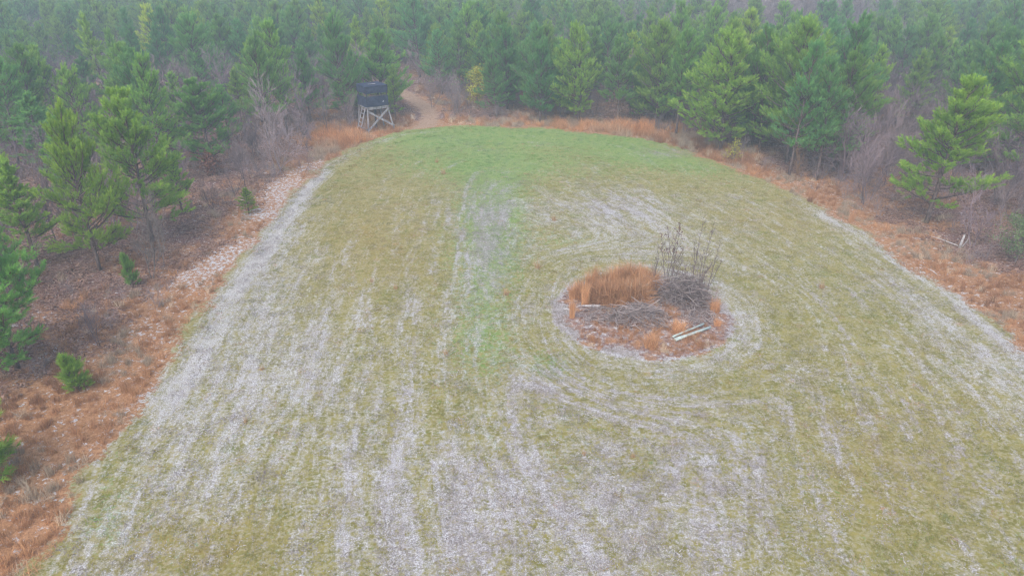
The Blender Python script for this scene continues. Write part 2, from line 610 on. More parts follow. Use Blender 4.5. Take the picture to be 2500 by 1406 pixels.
def simple_mat(name, c1, c2, scale=8.0, rough=0.85, stretch=(1, 1, 1), bump=0.3, dist=0.01, use_col=False, spec=0.2, rand=0.0, mul_obj=False):
    m, t = new_mat(name)
    b = NB(t)
    tc = b.n("ShaderNodeTexCoord").outputs["Object"]
    mp = b.n("ShaderNodeMapping")
    mp.inputs["Scale"].default_value = stretch
    b.l(tc, mp.inputs[0])
    n = b.noise(mp.outputs[0], scale, 4, 0.65)
    col = b.mix(b.step(n, .33, .67), c1, c2)
    if use_col:
        sc = b.n("ShaderNodeSeparateColor")
        b.l(b.attr("col").outputs["Color"], sc.inputs[0])
        col = b.mix(sc.outputs[0], c1, c2)
    if rand:
        oi = b.n("ShaderNodeObjectInfo")
        hs = b.n("ShaderNodeHueSaturation")
        b.l(col, hs.inputs["Color"])
        b.l(b.math('ADD', b.math('MULTIPLY', oi.outputs["Random"], rand), 1 - rand / 2), hs.inputs["Value"])
        col = hs.outputs[0]
    if mul_obj:
        oi = b.n("ShaderNodeObjectInfo")
        col = b.mix(1.0, col, oi.outputs["Color"], 'MULTIPLY')
    nrm = b.bump(n, bump, dist) if bump else None
    b.out(b.pbsdf(col, rough, nrm, spec))
    return m


def tint_mat(name, vary=0.5):
    """blade colour comes from the place where the tuft grows"""
    m, t = new_mat(name)
    b = NB(t)
    tn = b.attr("tint", 'INSTANCER')
    sc = b.n("ShaderNodeSeparateColor")
    b.l(b.attr("col").outputs["Color"], sc.inputs[0])
    v = b.math('ADD', b.math('MULTIPLY', sc.outputs[0], vary), 1 - vary / 2)
    hs = b.n("ShaderNodeHueSaturation")
    b.l(tn.outputs["Color"], hs.inputs["Color"])
    b.l(v, hs.inputs["Value"])
    b.out(b.pbsdf(hs.outputs[0], 0.8, None, 0.1))
    return m


M_ground = ground_material()
M_needle = needle_material()
M_bark = simple_mat("pine_bark", (0.075, 0.052, 0.045), (0.19, 0.14, 0.125), 14, stretch=(1, 1, .35), bump=.6, dist=.01)
M_bare = simple_mat("bare_wood", (0.105, 0.080, 0.078), (0.27, 0.215, 0.210), use_col=True, bump=0, rand=0.6, mul_obj=True)
M_twig = simple_mat("dead_brush", (0.075, 0.055, 0.050), (0.36, 0.295, 0.27), use_col=True, bump=0)
M_tint = tint_mat("field_blades", 0.7)
M_straw = simple_mat("broomsedge_straw", (0.36, 0.17, 0.08), (0.72, 0.40, 0.20), use_col=True, bump=0, rand=.4)
M_leaf = simple_mat("dry_oak_leaves", (0.10, 0.045, 0.035), (0.26, 0.12, 0.08), use_col=True, bump=0)
M_leafg = simple_mat("yellow_green_leaves", (0.20, 0.22, 0.03), (0.46, 0.42, 0.05), use_col=True, bump=0, mul_obj=True)
M_leafd = simple_mat("evergreen_leaves", (0.07, 0.12, 0.04), (0.17, 0.23, 0.09), use_col=True, bump=0)
M_litter = simple_mat("leaf_litter", (0.13, 0.065, 0.045), (0.34, 0.22, 0.17), use_col=True, bump=0)

# ------------------------------------------------------------------ ground sheet (field, path and forest floor share its grid)
def axis(lo, hi, dlo, dhi, step, grow):
    a = list(np.arange(dlo, dhi + 1e-6, step))
    s_, v = step, a[-1]
    while v < hi:
        s_ *= grow
        v += s_
        a.append(v)
    s_, v, pre = step, a[0], []
    while v > lo:
        s_ *= grow
        v -= s_
        pre.append(v)
    return np.array(pre[::-1] + a)


gx = axis(-200, 200, -34, 34, 0.2, 1.06)
gy = axis(-40, 300, 9, 68, 0.2, 1.05)
X, Y = np.meshgrid(gx, gy, indexing='ij')
K = masks(X, Y)
GZ = ground_z(X, Y)
nx, ny = X.shape
flow = np.stack([K["across"] * 1.6, X * 0.20, Y * 0.20], -1).reshape(-1, 3)
dw = K["d"] + (vnoise(X, Y, .55, 81) - .5) * 1.1 + (vnoise(X, Y, 1.9, 82) - .5) * .5
inf = np.clip(dw / 0.9 + 0.5, 0, 1) * np.clip((K["dm"] - 1.0) * 5 + .5, 0, 1)
# ruts of the track along the left edge, worn a few centimetres into the sand
rut = np.exp(-((K["d"] - 0.75) / 0.16) ** 2) + np.exp(-((K["d"] - 2.1) / 0.16) ** 2)
rut = np.where(K["left"] & (K["py"] < 800), rut, 0)
GZ = GZ - 0.05 * rut
ruts2 = np.exp(-((poly_dist(X, Y, PATH) - 0.75) / 0.2) ** 2) * (K["d"] < 0)
GZ = GZ - 0.05 * ruts2
sand = K["sand"] + np.where(K["left"], 0.10 * np.exp(-((K["d"] - 2.1) / 0.2) ** 2) * ss(820, 600, K["py"]), 0)
arc = np.exp(-((K["ring"] - (at(1975, 760)[0] - MOUND[0])) / 0.13) ** 2) * ((X - MOUND[0]) > 2.6) * (K["py"] < 860)
arc2 = (np.exp(-((K["ring"] - (at(1840, 760)[0] - MOUND[0])) / 0.12) ** 2) + np.exp(-((K["ring"] - (at(1885, 760)[0] - MOUND[0])) / 0.12) ** 2)) * ((X - MOUND[0]) > 2.0) * (K["py"] < 900)
sand = sand + 0.16 * arc2 + 0.32 * arc - 0.12 * np.exp(-((K["ring"] - (at(1900, 760)[0] - MOUND[0])) / 0.45) ** 2) * ((X - MOUND[0]) > 2.0)
i, j = np.meshgrid(np.arange(nx - 1), np.arange(ny - 1), indexing='ij')
Q = np.stack([i * ny + j, (i + 1) * ny + j, (i + 1) * ny + j + 1, i * ny + j + 1], -1).reshape(-1, 4)
cellin = (K["d"][:-1, :-1] > 0).ravel()
cellpath = (K["path"][:-1, :-1] > 0.5).ravel() & ~cellin
allV = np.stack([X, Y, GZ], -1).reshape(-1, 3)
MA = np.stack([sand, K["green"], K["lav"], K["warm"]], -1).reshape(-1, 4)
MB = np.stack([inf, K["margin"], K["bare"], K["path"]], -1).reshape(-1, 4)


def region(name, sel, label, cat):
    q = Q[sel]
    used, inv = np.unique(q, return_inverse=True)
    me = mesh_np(name, allV[used], inv.reshape(-1, 4), [M_ground], smooth=True)
    a = me.color_attributes.new("mask_a", 'FLOAT_COLOR', 'POINT')
    a.data.foreach_set("color", MA[used].astype(np.float32).ravel())
    a = me.color_attributes.new("mask_b", 'FLOAT_COLOR', 'POINT')
    a.data.foreach_set("color", MB[used].astype(np.float32).ravel())
    a = me.attributes.new("flow", 'FLOAT_VECTOR', 'POINT')
    a.data.foreach_set("vector", flow[used].astype(np.float32).ravel())
    o = bpy.data.objects.new(name, me)
    C.objects.link(o)
    tag(o, label, cat, kind='structure')
    return o


region("ground", ~cellin & ~cellpath, "reddish brown forest floor of leaf litter around the clearing", "ground")
region("field", cellin, "mown food plot with pale sandy streaks and green patches", "field")
region("path", cellpath, "worn dirt path leaving the clearing behind the black blind", "path")

# ------------------------------------------------------------------ scattering with geometry nodes (stuff only)
def proto(name, me):
    return bpy.data.objects.new(name, me)       # not linked: only the scatter reads it


def scatter(name, P, rot, scale, protos, label, cat, pick=None, tint=None):
    n = len(P)
    me = bpy.data.meshes.new(name)
    me.vertices.add(n)
    me.vertices.foreach_set("co", np.asarray(P, np.float32).ravel())
    a = me.attributes.new("rot", 'FLOAT_VECTOR', 'POINT')
    a.data.foreach_set("vector", np.asarray(rot, np.float32).ravel())
    a = me.attributes.new("scl", 'FLOAT_VECTOR', 'POINT')
    scale = np.asarray(scale, np.float32)
    if scale.ndim == 1:
        scale = np.repeat(scale[:, None], 3, 1)
    a.data.foreach_set("vector", scale.ravel())
    a = me.attributes.new("pick", 'INT', 'POINT')
    a.data.foreach_set("value", (rs.randint(0, len(protos), n) if pick is None else np.asarray(pick)).astype(np.int32))
    if tint is not None:
        a = me.attributes.new("tint", 'FLOAT_COLOR', 'POINT')
        c4 = np.ones((n, 4), np.float32)
        c4[:, :3] = tint
        a.data.foreach_set("color", c4.ravel())
    o = bpy.data.objects.new(name, me)
    C.objects.link(o)
    g = bpy.data.node_groups.new(name, 'GeometryNodeTree')
    g.interface.new_socket("Geometry", in_out='INPUT', socket_type='NodeSocketGeometry')
    g.interface.new_socket("Geometry", in_out='OUTPUT', socket_type='NodeSocketGeometry')
    gi = g.nodes.new("NodeGroupInput")
    go = g.nodes.new("NodeGroupOutput")
    iop = g.nodes.new("GeometryNodeInstanceOnPoints")
    iop.inputs["Pick Instance"].default_value = True
    jn = g.nodes.new("GeometryNodeGeometryToInstance")
    for p in protos:
        oi = g.nodes.new("GeometryNodeObjectInfo")
        oi.inputs["Object"].default_value = p
        g.links.new(oi.outputs["Geometry"], jn.inputs[0])
    g.links.new(jn.outputs[0], iop.inputs["Instance"])

    def na(nm, dt):
        nd = g.nodes.new("GeometryNodeInputNamedAttribute")
        nd.data_type = dt
        nd.inputs[0].default_value = nm
        return nd.outputs[0]
    g.links.new(gi.outputs[0], iop.inputs["Points"])
    g.links.new(na("pick", 'INT'), iop.inputs["Instance Index"])
    g.links.new(na("rot", 'FLOAT_VECTOR'), iop.inputs["Rotation"])
    g.links.new(na("scl", 'FLOAT_VECTOR'), iop.inputs["Scale"])
    g.links.new(iop.outputs[0], go.inputs[0])
    md = o.modifiers.new("scatter", 'NODES')
    md.node_group = g
    tag(o, label, cat, kind='stuff')
    return o


def unit(v):
    return v / (np.linalg.norm(v, axis=-1, keepdims=True) + 1e-9)


def rand_dirs(n, zlo, zhi, r=rs):
    a = r.uniform(0, 2 * np.pi, n)
    z = r.uniform(zlo, zhi, n)
    h = np.sqrt(np.maximum(0, 1 - z * z))
    return np.stack([h * np.cos(a), h * np.sin(a), z], 1)


# ------------------------------------------------------------------ pine prototypes
def make_pine(seed, h=7.0, dens=1.0, width=1.0, bare_low=0.16, nn=50, spire=1.0, nw=0.0145):
    """loblolly: upright leader, whorls of upturned limbs, bottle-brush shoots of long needles"""
    r = np.random.RandomState(seed)
    tr = Geo()
    nz = 14
    t = np.linspace(0, 1, nz)
    lean = r.uniform(-.25, .25, 2)
    wob = r.uniform(-.07, .07, (nz, 2))
    wob[0] = 0
    axis_p = np.stack([lean[0] * t ** 1.5 + wob[:, 0] * t, lean[1] * t ** 1.5 + wob[:, 1] * t, t * h], 1)
    axis_p[0, 2] = -0.15
    tr.line(axis_p, 0.095 * h / 7, 0.012, 7)

    def ax(z):
        return np.array([np.interp(z / h, t, axis_p[:, 0]), np.interp(z / h, t, axis_p[:, 1]), z])
    O, D, L, BR = [], [], [], []          # needle shoots
    P0, P1, RA, RB = [], [], [], []

    def shoot(o, d, l, br):
        O.append(o), D.append(d), L.append(l), BR.append(br)
    z = bare_low * h
    gap_az = r.uniform(0, 6.28)
    asym, asym_az = r.uniform(.05, .3), r.uniform(0, 6.28)
    while z < 0.95 * h:
        f = z / h
        prof = (min(1.0, 0.55 + f / 0.30 * 0.45)) * (1 - max(0, f - 0.26) / 0.74) ** (0.75) + 0.13
        nb = r.randint(3, 6)
        a0 = r.uniform(0, 6.28)
        for k in range(nb):
            az = a0 + k * 6.283 / nb + r.uniform(-.45, .45)
            bd = r.uniform(.65, 1.3)
            bl = 1.98 * h / 7 * width * prof * r.uniform(0.5, 1.3) * (1 + asym * math.cos(az - asym_az))
            if f < 0.5 and r.rand() < 0.15 + (0.3 if abs(((az - gap_az + 3.14) % 6.283) - 3.14) < .6 else 0):
                continue
            el = R(4 + 56 * f ** 1.1 * spire + r.uniform(-13, 15))
            st = ax(z + r.uniform(-.12, .12))
            nseg = max(3, int(bl / 0.33))
            p = st
            pts = [p]
            ds = []
            for q in range(nseg):
                e = el + (q / nseg) ** 1.5 * R(40) * (1 - .4 * f)
                a2 = az + r.uniform(-.13, .13)
                d = np.array([math.cos(e) * math.cos(a2), math.cos(e) * math.sin(a2), math.sin(e)])
                p = p + d * bl / nseg
                pts.append(p)
                ds.append(d)
            rr = np.linspace(0.012 + 0.012 * bl, 0.006, nseg + 1)
            for q in range(nseg):
                P0.append(pts[q]), P1.append(pts[q + 1]), RA.append(rr[q]), RB.append(rr[q + 1])
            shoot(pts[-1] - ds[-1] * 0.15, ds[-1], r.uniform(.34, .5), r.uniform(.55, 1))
            # side twigs
            ns = int(bl / 0.125 * dens * bd) + 3
            for q in range(ns):
                tt = 0.22 + 0.75 * (q + r.rand()) / ns
                i0 = min(nseg - 1, int(tt * nseg))
                bp = pts[i0] + (pts[i0 + 1] - pts[i0]) * (tt * nseg - i0)
                sgn = 1 if (q % 2) else -1
                a3 = az + sgn * r.uniform(.45, 1.15)
                e3 = el + r.uniform(-.05, .75)
                d3 = np.array([math.cos(e3) * math.cos(a3), math.cos(e3) * math.sin(a3), math.sin(e3)])
                l3 = r.uniform(.10, .42) * bl * (1.08 - tt) * 1.3 + 0.10
                P0.append(bp), P1.append(bp + d3 * l3), RA.append(.008), RB.append(.005)
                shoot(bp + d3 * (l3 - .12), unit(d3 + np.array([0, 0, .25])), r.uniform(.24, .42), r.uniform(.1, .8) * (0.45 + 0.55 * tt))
                if l3 > .45:
                    d4 = unit(d3 + r.uniform(-.7, .7, 3))
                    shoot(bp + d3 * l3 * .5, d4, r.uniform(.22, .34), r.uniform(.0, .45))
        z += r.uniform(.24, .36) * h / 7
    for q in range(5):
        zz = h * (0.90 + .024 * q)
        shoot(ax(min(zz, h)), unit(np.array([r.uniform(-.25, .25), r.uniform(-.25, .25), 1.])), .45, r.uniform(.6, 1))
    tr.tubes(P0, P1, RA, RB, 4)
    cr = Geo()
    O, D, L, BR = np.array(O), np.array(D), np.array(L), np.array(BR)
    n = len(O)
    rep = lambda a: np.repeat(a, nn, 0)
    Oo, Dd, Ll, Bb = rep(O), rep(D), rep(L), rep(BR)
    N = n * nn
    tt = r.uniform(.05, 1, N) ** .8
    rad = unit(np.cross(Dd, r.normal(size=(N, 3))))
    al = R(62) - tt * R(34) + r.uniform(-.2, .2, N)
    nd = unit(Dd * np.cos(al)[:, None] + rad * np.sin(al)[:, None] + np.array([0, 0, .12]))
    nl = r.uniform(.13, .20, N) * (1.0 - .25 * tt)
    side = unit(np.cross(nd, r.normal(size=(N, 3))))
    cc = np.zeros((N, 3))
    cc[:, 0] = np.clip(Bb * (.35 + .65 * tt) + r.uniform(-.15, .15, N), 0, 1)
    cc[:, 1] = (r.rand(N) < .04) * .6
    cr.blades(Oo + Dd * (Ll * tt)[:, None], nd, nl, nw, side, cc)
    return tr, cr


PINES = []
specs = [(21, 7, 1.15, 1.0, .12), (22, 7, 1.1, .88, .16), (23, 7, 1.25, 1.1, .10), (24, 7, 1.0, .9, .2),
         (25, 7, 1.2, 1.2, .12), (26, 7, 1.0, .78, .15), (27, 7, 1.15, .95, .24),
         (28, 7, .85, 1.05, .2), (29, 7, 1.0, 1.0, .1), (30, 7, .9, .7, .28), (33, 7, 1.3, .95, .1), (34, 7, .7, 1.15, .22)]
for sdd, hh, de, wi, bl_ in specs:
    tr, cr = make_pine(sdd, hh, de, wi, bl_)
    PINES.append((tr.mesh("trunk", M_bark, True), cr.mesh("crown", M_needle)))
# open thin-limbed trees for the left side, and young ones
tr, cr = make_pine(31, 7, .95, .95, .15, nn=64, nw=.0165)
THIN = (tr.mesh("trunk", M_bark, True), cr.mesh("crown", M_needle))
tr, cr = make_pine(32, 7, .85, .68, .12, nn=64, nw=.0165)
THIN2 = (tr.mesh("trunk", M_bark, True), cr.mesh("crown", M_needle))
tr, cr = make_pine(41, 1.6, .75, 1.2, .12, nn=40, nw=.013)
YOUNG = (tr.mesh("trunk", M_bark, True), cr.mesh("crown", M_needle))


def pine(kind, x, y, h, label, group, name="pine_tree", rz=None, wid=1.0, color=None):
    hh = 1.6 if kind is YOUNG else 7.0
    s_ = h / hh
    e = empty(name, (x, y, gz(x, y)), rnd.uniform(0, 6.28) if rz is None else rz)
    e.rotation_euler = (rnd.gauss(0, .03), rnd.gauss(0, .03), e.rotation_euler[2])
    sw = s_ ** (0.8) * wid
    e.scale = (sw, sw, s_)
    tag(e, label, "pine tree", group)
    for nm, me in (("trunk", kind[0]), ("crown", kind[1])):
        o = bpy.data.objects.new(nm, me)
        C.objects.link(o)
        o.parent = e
        if color and nm == "crown":
            o.color = (*color, 1)
    return e


# ------------------------------------------------------------------ bare hardwood prototypes
def make_bare(seed, h=4.0, stems=1, spread=.5, depth=5, rad=.05, upright=.5, side=4, twr=.0045):
    r = np.random.RandomState(seed)
    g = Geo()
    P0, P1, RA, RB, CC = [], [], [], [], []

    def grow(p, d, l, ra, dep):
        n = 3 if dep > 1 else 2
        for q in range(n):
            d = unit(d + r.normal(size=3) * .13 + np.array([0, 0, .05 * upright]))
            p2 = p + d * l / n
            rb = max(twr, ra * (.86 if dep > 1 else .7))
            P0.append(p), P1.append(p2), RA.append(ra), RB.append(rb)
            CC.append(np.clip(.25 + .6 * r.rand() + (0.15 if dep < 3 else -.15), 0, 1))
            if dep > 0:
                k = r.randint(1, 3)
                for _ in range(k):
                    dd = unit(d * (.45 + upright * .4) + unit(r.normal(size=3)) * spread + np.array([0, 0, .12]))
                    grow(p + (p2 - p) * r.rand(), dd, l * r.uniform(.42, .72), max(twr, rb * .55), dep - 1)
            p, ra = p2, rb
    for s_ in range(stems):
        a = r.uniform(0, 6.28)
        o = np.array([math.cos(a), math.sin(a), 0]) * (0 if stems == 1 else r.uniform(.05, .3))
        d = unit(np.array([o[0] * 1.2 + r.normal() * .08, o[1] * 1.2 + r.normal() * .08, 1.]))
        grow(o - np.array([0, 0, .1]), d, h * r.uniform(.55, .8), rad / math.sqrt(stems), depth)
    P1a = np.array(P1)
    k = h / P1a[:, 2].max()
    g.tubes(np.array(P0) * k, P1a * k, np.array(RA), np.array(RB), 3, c=np.stack([np.array(CC)] * 3, 1))
    return g


BARES = [make_bare(51, 4.2, 1, .48, 5, .032, .8).mesh("branches", M_bare),
         make_bare(52, 4.2, 2, .50, 4, .038, .85).mesh("branches", M_bare),
         make_bare(53, 4.2, 1, .42, 5, .028, 1.0).mesh("branches", M_bare),
         make_bare(54, 4.2, 2, .60, 4, .040, .7).mesh("branches", M_bare)]
BIGBARE = make_bare(55, 5.0, 5, .75, 4, .13, .35, twr=.006).mesh("branches", M_bare)
SHRUBS = [make_bare(61, 1.5, 5, .8, 2, .02, .3, twr=.004).mesh("shrub", M_bare),
          make_bare(62, 1.5, 7, .7, 2, .02, .5, twr=.004).mesh("shrub", M_bare)]


def bare_tree(me, x, y, h, label, group, name="bare_tree", rz=None, wid=1.0, color=None, base=4.2, cat="bare tree"):
    o = bpy.data.objects.new(name, me)
    C.objects.link(o)
    o.location = (x, y, gz(x, y))
    o.rotation_euler = (0, 0, rnd.uniform(0, 6.28) if rz is None else rz)
    s_ = h / base
    o.scale = (s_ * wid, s_ * wid, s_)
    if color:
        o.color = (*color, 1)
    tag(o, label, cat, group)
    return o


# ------------------------------------------------------------------ pines one can single out
GP = "pine trees around the clearing"
placed = []


def put_pine(kind, bx, by, top, label, wid=1.0, color=None, rz=None):
    x, y = at(bx, by)
    h = height_for(x, y, top)
    placed.append((x, y, max(1.2, h * .26 * wid)))
    return pine(kind, x, y, h, label, GP, wid=wid, color=color, rz=rz)


P = PINES
BRI = (1.1, 1.0, .7)
put_pine(P[2], 45, 905, 505, "tall dark green pine cut by the left frame edge, above the orange grass bank", 1.2, (1.2, 1.2, .95))
put_pine(P[0], 245, 660, 275, "slim full pine on the left, left of the bright wide-limbed pine", .85, (1.15, 1.1, .85))
put_pine(THIN, 372, 590, 235, "bright yellow-green pine with wide upswept limbs on the left", 1.2, (1.3, 1.2, .9), 1.0)
put_pine(THIN2, 92, 650, 395, "thin sparse pine between the left frame pine and the slim full pine", 1.4, (1.2, 1.2, 1))
put_pine(THIN, 520, 420, 205, "dark pine with upright spiky tips standing over the bare sandy patch", 1.5, (.85, .95, .9), 2.2)
put_pine(THIN, 335, 345, 118, "tall open pine with a narrow spire behind the bright wide-limbed pine", 1.0, (.95, 1.05, 1.0))
put_pine(THIN2, 115, 415, 230, "open pine with a bare lower trunk at the far left", 1.7, (1.2, 1.2, 1))
put_pine(P[4], 500, 265, 45, "tall broad pine behind the spiky dark pine, left of the bare purple saplings", 1.0, (1, 1.1, 1.1))
put_pine(P[3], 700, 318, 62, "tall pine with clear view of its trunk, halfway from spiky pine to the blind", 1.0, (1.15, 1.2, 1.05))
put_pine(P[1], 385, 195, 18, "pale yellow-green pine in the hazy back rows at upper left", 1.0, (2.1, 1.6, 1.0))
put_pine(THIN2, 592, 318, 175, "thin-trunked small pine left of the small sandy puddle patch", 1.3)
put_pine(P[2], 930, 275, 78, "bright green pine standing right behind the black hunting blind", 1.2, (1.25, 1.2, .95))
put_pine(P[0], 850, 300, 50, "tall pine just left of the black hunting blind", .95)
put_pine(P[5], 760, 300, 120, "narrow pine left of the pine beside the black hunting blind", 1.0)
put_pine(THIN2, 608, 522, 462, "knee-high sapling pine at the edge of the white sandy patch", 1.5, BRI)
put_pine(YOUNG, 327, 700, 632, "small yellowish pine sapling below the bright wide-limbed pine", .6, BRI)
put_pine(YOUNG, 195, 955, 878, "small bright green young pine alone in the orange grass on the left", .9, (1.15, 1.05, .7), .4)
put_pine(YOUNG, -28, 1180, 985, "bright young pine half cut off by the lower left frame edge", 1.0, (1.15, 1.05, .7))
put_pine(THIN, 8, 560, 310, "bright pine cut by the left frame edge, above the tall dark one", 1.1, (1.4, 1.3, .9))
put_pine(THIN2, 175, 505, 290, "slender pine between the thin sparse pine and the bright wide-limbed pine", 1.3, (1.2, 1.2, .95))
put_pine(P[8], 215, 400, 165, "bushy pine behind the slender pine on the left", .9, (1.1, 1.15, 1.0))
put_pine(P[7], 45, 400, 150, "broad soft pine near the upper left frame edge", 1.0, (1.1, 1.15, 1.0))
put_pine(THIN2, 425, 400, 250, "slim pine between the bright wide-limbed pine and the spiky dark pine", 1.2, (1.3, 1.25, .95))
put_pine(P[5], 440, 330, 180, "slim upright pine behind the spiky dark pine", 1.0, (1.05, 1.15, 1))
put_pine(THIN, 150, 330, 120, "tall wispy pine in the third rank at the far left", 1.0, (1.1, 1.15, 1))
put_pine(THIN2, 290, 470, 300, "slim airy pine in the gap behind the slim full pine", 1.0, (1.2, 1.2, .95))
put_pine(THIN2, 20, 720, 450, "slim airy pine just inside the left frame edge, behind the tall dark one", 1.0, (1.2, 1.2, .95))
put_pine(THIN, 560, 350, 215, "small open pine right of the spiky dark pine", 1.0, (1.1, 1.15, 1))
put_pine(THIN2, 445, 520, 375, "half-grown slim pine below the spiky dark pine", 1.1, (1.2, 1.2, .9))
put_pine(P[11], 640, 300, 110, "open pine between the bare purple saplings and the clear-trunked pine", .9, (1.1, 1.15, 1))
put_pine(P[1], 1212, 285, 125, "dark green pine directly right of the yellow-green leafy bush", 1.0, (.9, .95, .9))
put_pine(P[0], 1318, 300, 108, "dense dark pine second to the right of the yellow-green bush", 1.0, (.8, .9, .9))
put_pine(P[2], 1412, 300, 70, "tall bright-topped pine in the middle of the far treeline", 1.0, (1.2, 1.2, .95))
put_pine(P[6], 1508, 305, 95, "pine with bare lower trunk right of the bright-topped middle pine", 1.1)
put_pine(P[4], 1600, 315, 60, "broad pine at the bend where the treeline starts coming nearer", 1.0)
put_pine(P[2], 1758, 368, 88, "very bushy yellow-green pine reaching down to the broomsedge margin", 1.35, (1.3, 1.25, .95), 1.5)
put_pine(P[4], 1920, 395, 58, "tallest bushy pine on the right margin, beside the very bushy yellow-green pine", 1.15, (1.25, 1.15, .85))
put_pine(P[0], 2035, 345, 50, "bluish pine rising behind the dark many-stemmed bare tree", 1.0, (1, 1.05, 1.05))
put_pine(P[5], 2112, 320, 118, "narrow pine behind and right of the dark many-stemmed bare tree", 1.0, (1.2, 1.2, .9))
put_pine(P[1], 2200, 318, 128, "narrow pine beside the gap of bare saplings on the right", 1.0)
put_pine(THIN, 2262, 545, 205, "big wide green pine alone at the right margin above the broken stump", 1.35, (1.2, 1.2, .9), 2.9)
put_pine(P[4], 2480, 450, 80, "tall dense pine cut by the right frame edge", 1.25, (1.05, 1.1, .95))
put_pine(P[3], 2350, 395, 120, "pine behind the big wide margin pine on the right", 1.0)
put_pine(P[6], 1650, 330, 75, "pine squeezed between the bend pine and the very bushy yellow-green pine", .95, (1, 1.08, 1))

# ------------------------------------------------------------------ forest rows
def reserve(x, y, d):
    return any((x - a) ** 2 + (y - b_) ** 2 < (max(d, c_)) ** 2 for a, b_, c_ in placed)


BL = at(905, 306)
placed.append((BL[0], BL[1], 2.6))
for p_, r_ in (((1165, 262), 2.4), ((1160, 280), 2.4), ((2478, 640), 2), ((2095, 170), 3), ((1162, 295), 2)):
    placed.append((*at(*p_), r_))
sp = 2.45
cand = []
ii = np.arange(-150, 150, sp)
jj = np.arange(8, 185, sp)
for a in ii:
    for b_ in jj:
        cand.append((a + rs.uniform(-.42, .42) * sp, b_ + rs.uniform(-.42, .42) * sp))
cand = np.array(cand)
fx, fy = proj(cand[:, 0], cand[:, 1], 0.0)
infr = (fx > -500) & (fx < 3000) & (cand[:, 1] > 5)
near = np.abs(cand[:, 0]) < cand[:, 1] * .95 + 14
cand = cand[near]
kc = masks(cand[:, 0], cand[:, 1])
pxc, pyc = kc["px"], kc["py"]
dd_ = -kc["d"]
ok = (dd_ > 2.6) & (poly_dist(cand[:, 0], cand[:, 1], PATH) > 2.6)
hard = 1.0 * blob(pxc, pyc, 1880, 105, 360, 88) + .9 * blob(pxc, pyc, 2245, 330, 75, 120) + .95 * blob(pxc, pyc, 610, 290, 50, 70)
hard += .8 * blob(pxc, pyc, 1075, 262, 55, 22) + .7 * blob(pxc, pyc, 2420, 200, 150, 60) + .5 * blob(pxc, pyc, 2120, 440, 80, 60) + .5 * blob(pxc, pyc, 250, 200, 160, 40)
leftside = (kc["idx"] <= 12)
nearleft = leftside & (pyc > 235) & (pxc < 900)
dens = np.where(nearleft, .27, np.where(leftside, .52, .68))
dens = np.where((~leftside) & (pxc > 2080) & (pyc > 200), .42, dens)
dens = np.where(pyc > 440, 0, dens)
dens = dens * (1 - np.clip(hard * 1.05, 0, 1))
dens = np.where(blob(pxc, pyc, 470, 270, 90, 40) > .4, .05, dens)
dens = np.where((pxc > 2000) & (pyc > 470), 0, dens)
rr_ = rs.rand(len(cand))
is_pine = ok & (rr_ < dens)
is_bare = ok & ~is_pine & ~(leftside & (pyc > 400) & (rs.rand(len(cand)) < .45)) & (rs.rand(len(cand)) < np.where(hard > .4, .97, np.where(leftside, .8, .85)))
pts = [(cand[q], q) for q in np.where(is_pine)[0] if not reserve(cand[q][0], cand[q][1], 2.0)]
pidx = np.array([q for _, q in pts])


def seen(q, top=6.0):
    x, y = cand[q]
    a, b1 = proj(x, y, top)
    return (-60 < a < 2560) and b1 < 1400 and b1 > -10 - 0 * y


def sortkey(q):
    x, y = cand[q]
    return math.hypot(x, y)


vis = sorted([q for q in pidx if seen(q)], key=sortkey)
n_hand = 44
indiv = vis[:300 - n_hand - 3]
rest = np.array(sorted(set(pidx.tolist()) - set(indiv)))
ORD = ["first", "second", "third", "fourth", "fifth", "sixth", "seventh", "eighth", "ninth", "tenth", "eleventh", "twelfth"]


def ordinal(n):
    if n <= 12:
        return ORD[n - 1]
    suf = 'th' if 10 < n % 100 < 14 else {1: 'st', 2: 'nd', 3: 'rd'}.get(n % 10, 'th')
    return f"{n}{suf}"


def side_of(q):
    ix = kc["idx"][q]
    return "left" if ix <= 12 else ("far" if ix <= 18 else "right")


def rows_for(lst):
    rows = {}
    for q in lst:
        r_ = int((dd_[q] - 2.6) // 4.0) + 1
        rows.setdefault((side_of(q), r_), []).append(q)
    out = {}
    for (s_, r_), qs in rows.items():
        qs.sort(key=lambda q: pxc[q])
        for k, q in enumerate(qs):
            out[q] = (s_, r_, k + 1)
    return out


tint_words = [((1, 1, 1), "mid-green"), ((.74, .86, .85), "dark green"), ((1.5, 1.3, .85), "yellowish"), ((1.0, 1.12, 1.25), "bluish")]
rw = rows_for(indiv)
for q in indiv:
    s_, r_, k = rw[q]
    x, y = cand[q]
    h = float(np.clip(rs.normal(6.7 if dd_[q] < 9 else 6.2, 1.0), 4.0, 8.6))
    if s_ == "left" and rs.rand() < .3:
        h *= .75
    c, cw = tint_words[rs.choice(4, p=[.38, .27, .13, .22])]
    kind = PINES[rs.randint(len(PINES))] if (s_ != "left" or rs.rand() < .5) else (THIN, THIN2)[rs.randint(2)]
    hw = "tall" if h > 7.4 else ("short" if h < 5.8 else "mid-height")
    pine(kind, x, y, h, f"{hw} {cw} pine, {ordinal(k)} from left in the {ordinal(r_)} row behind the {s_} field edge", GP, color=c)
    placed.append((x, y, 1.2))

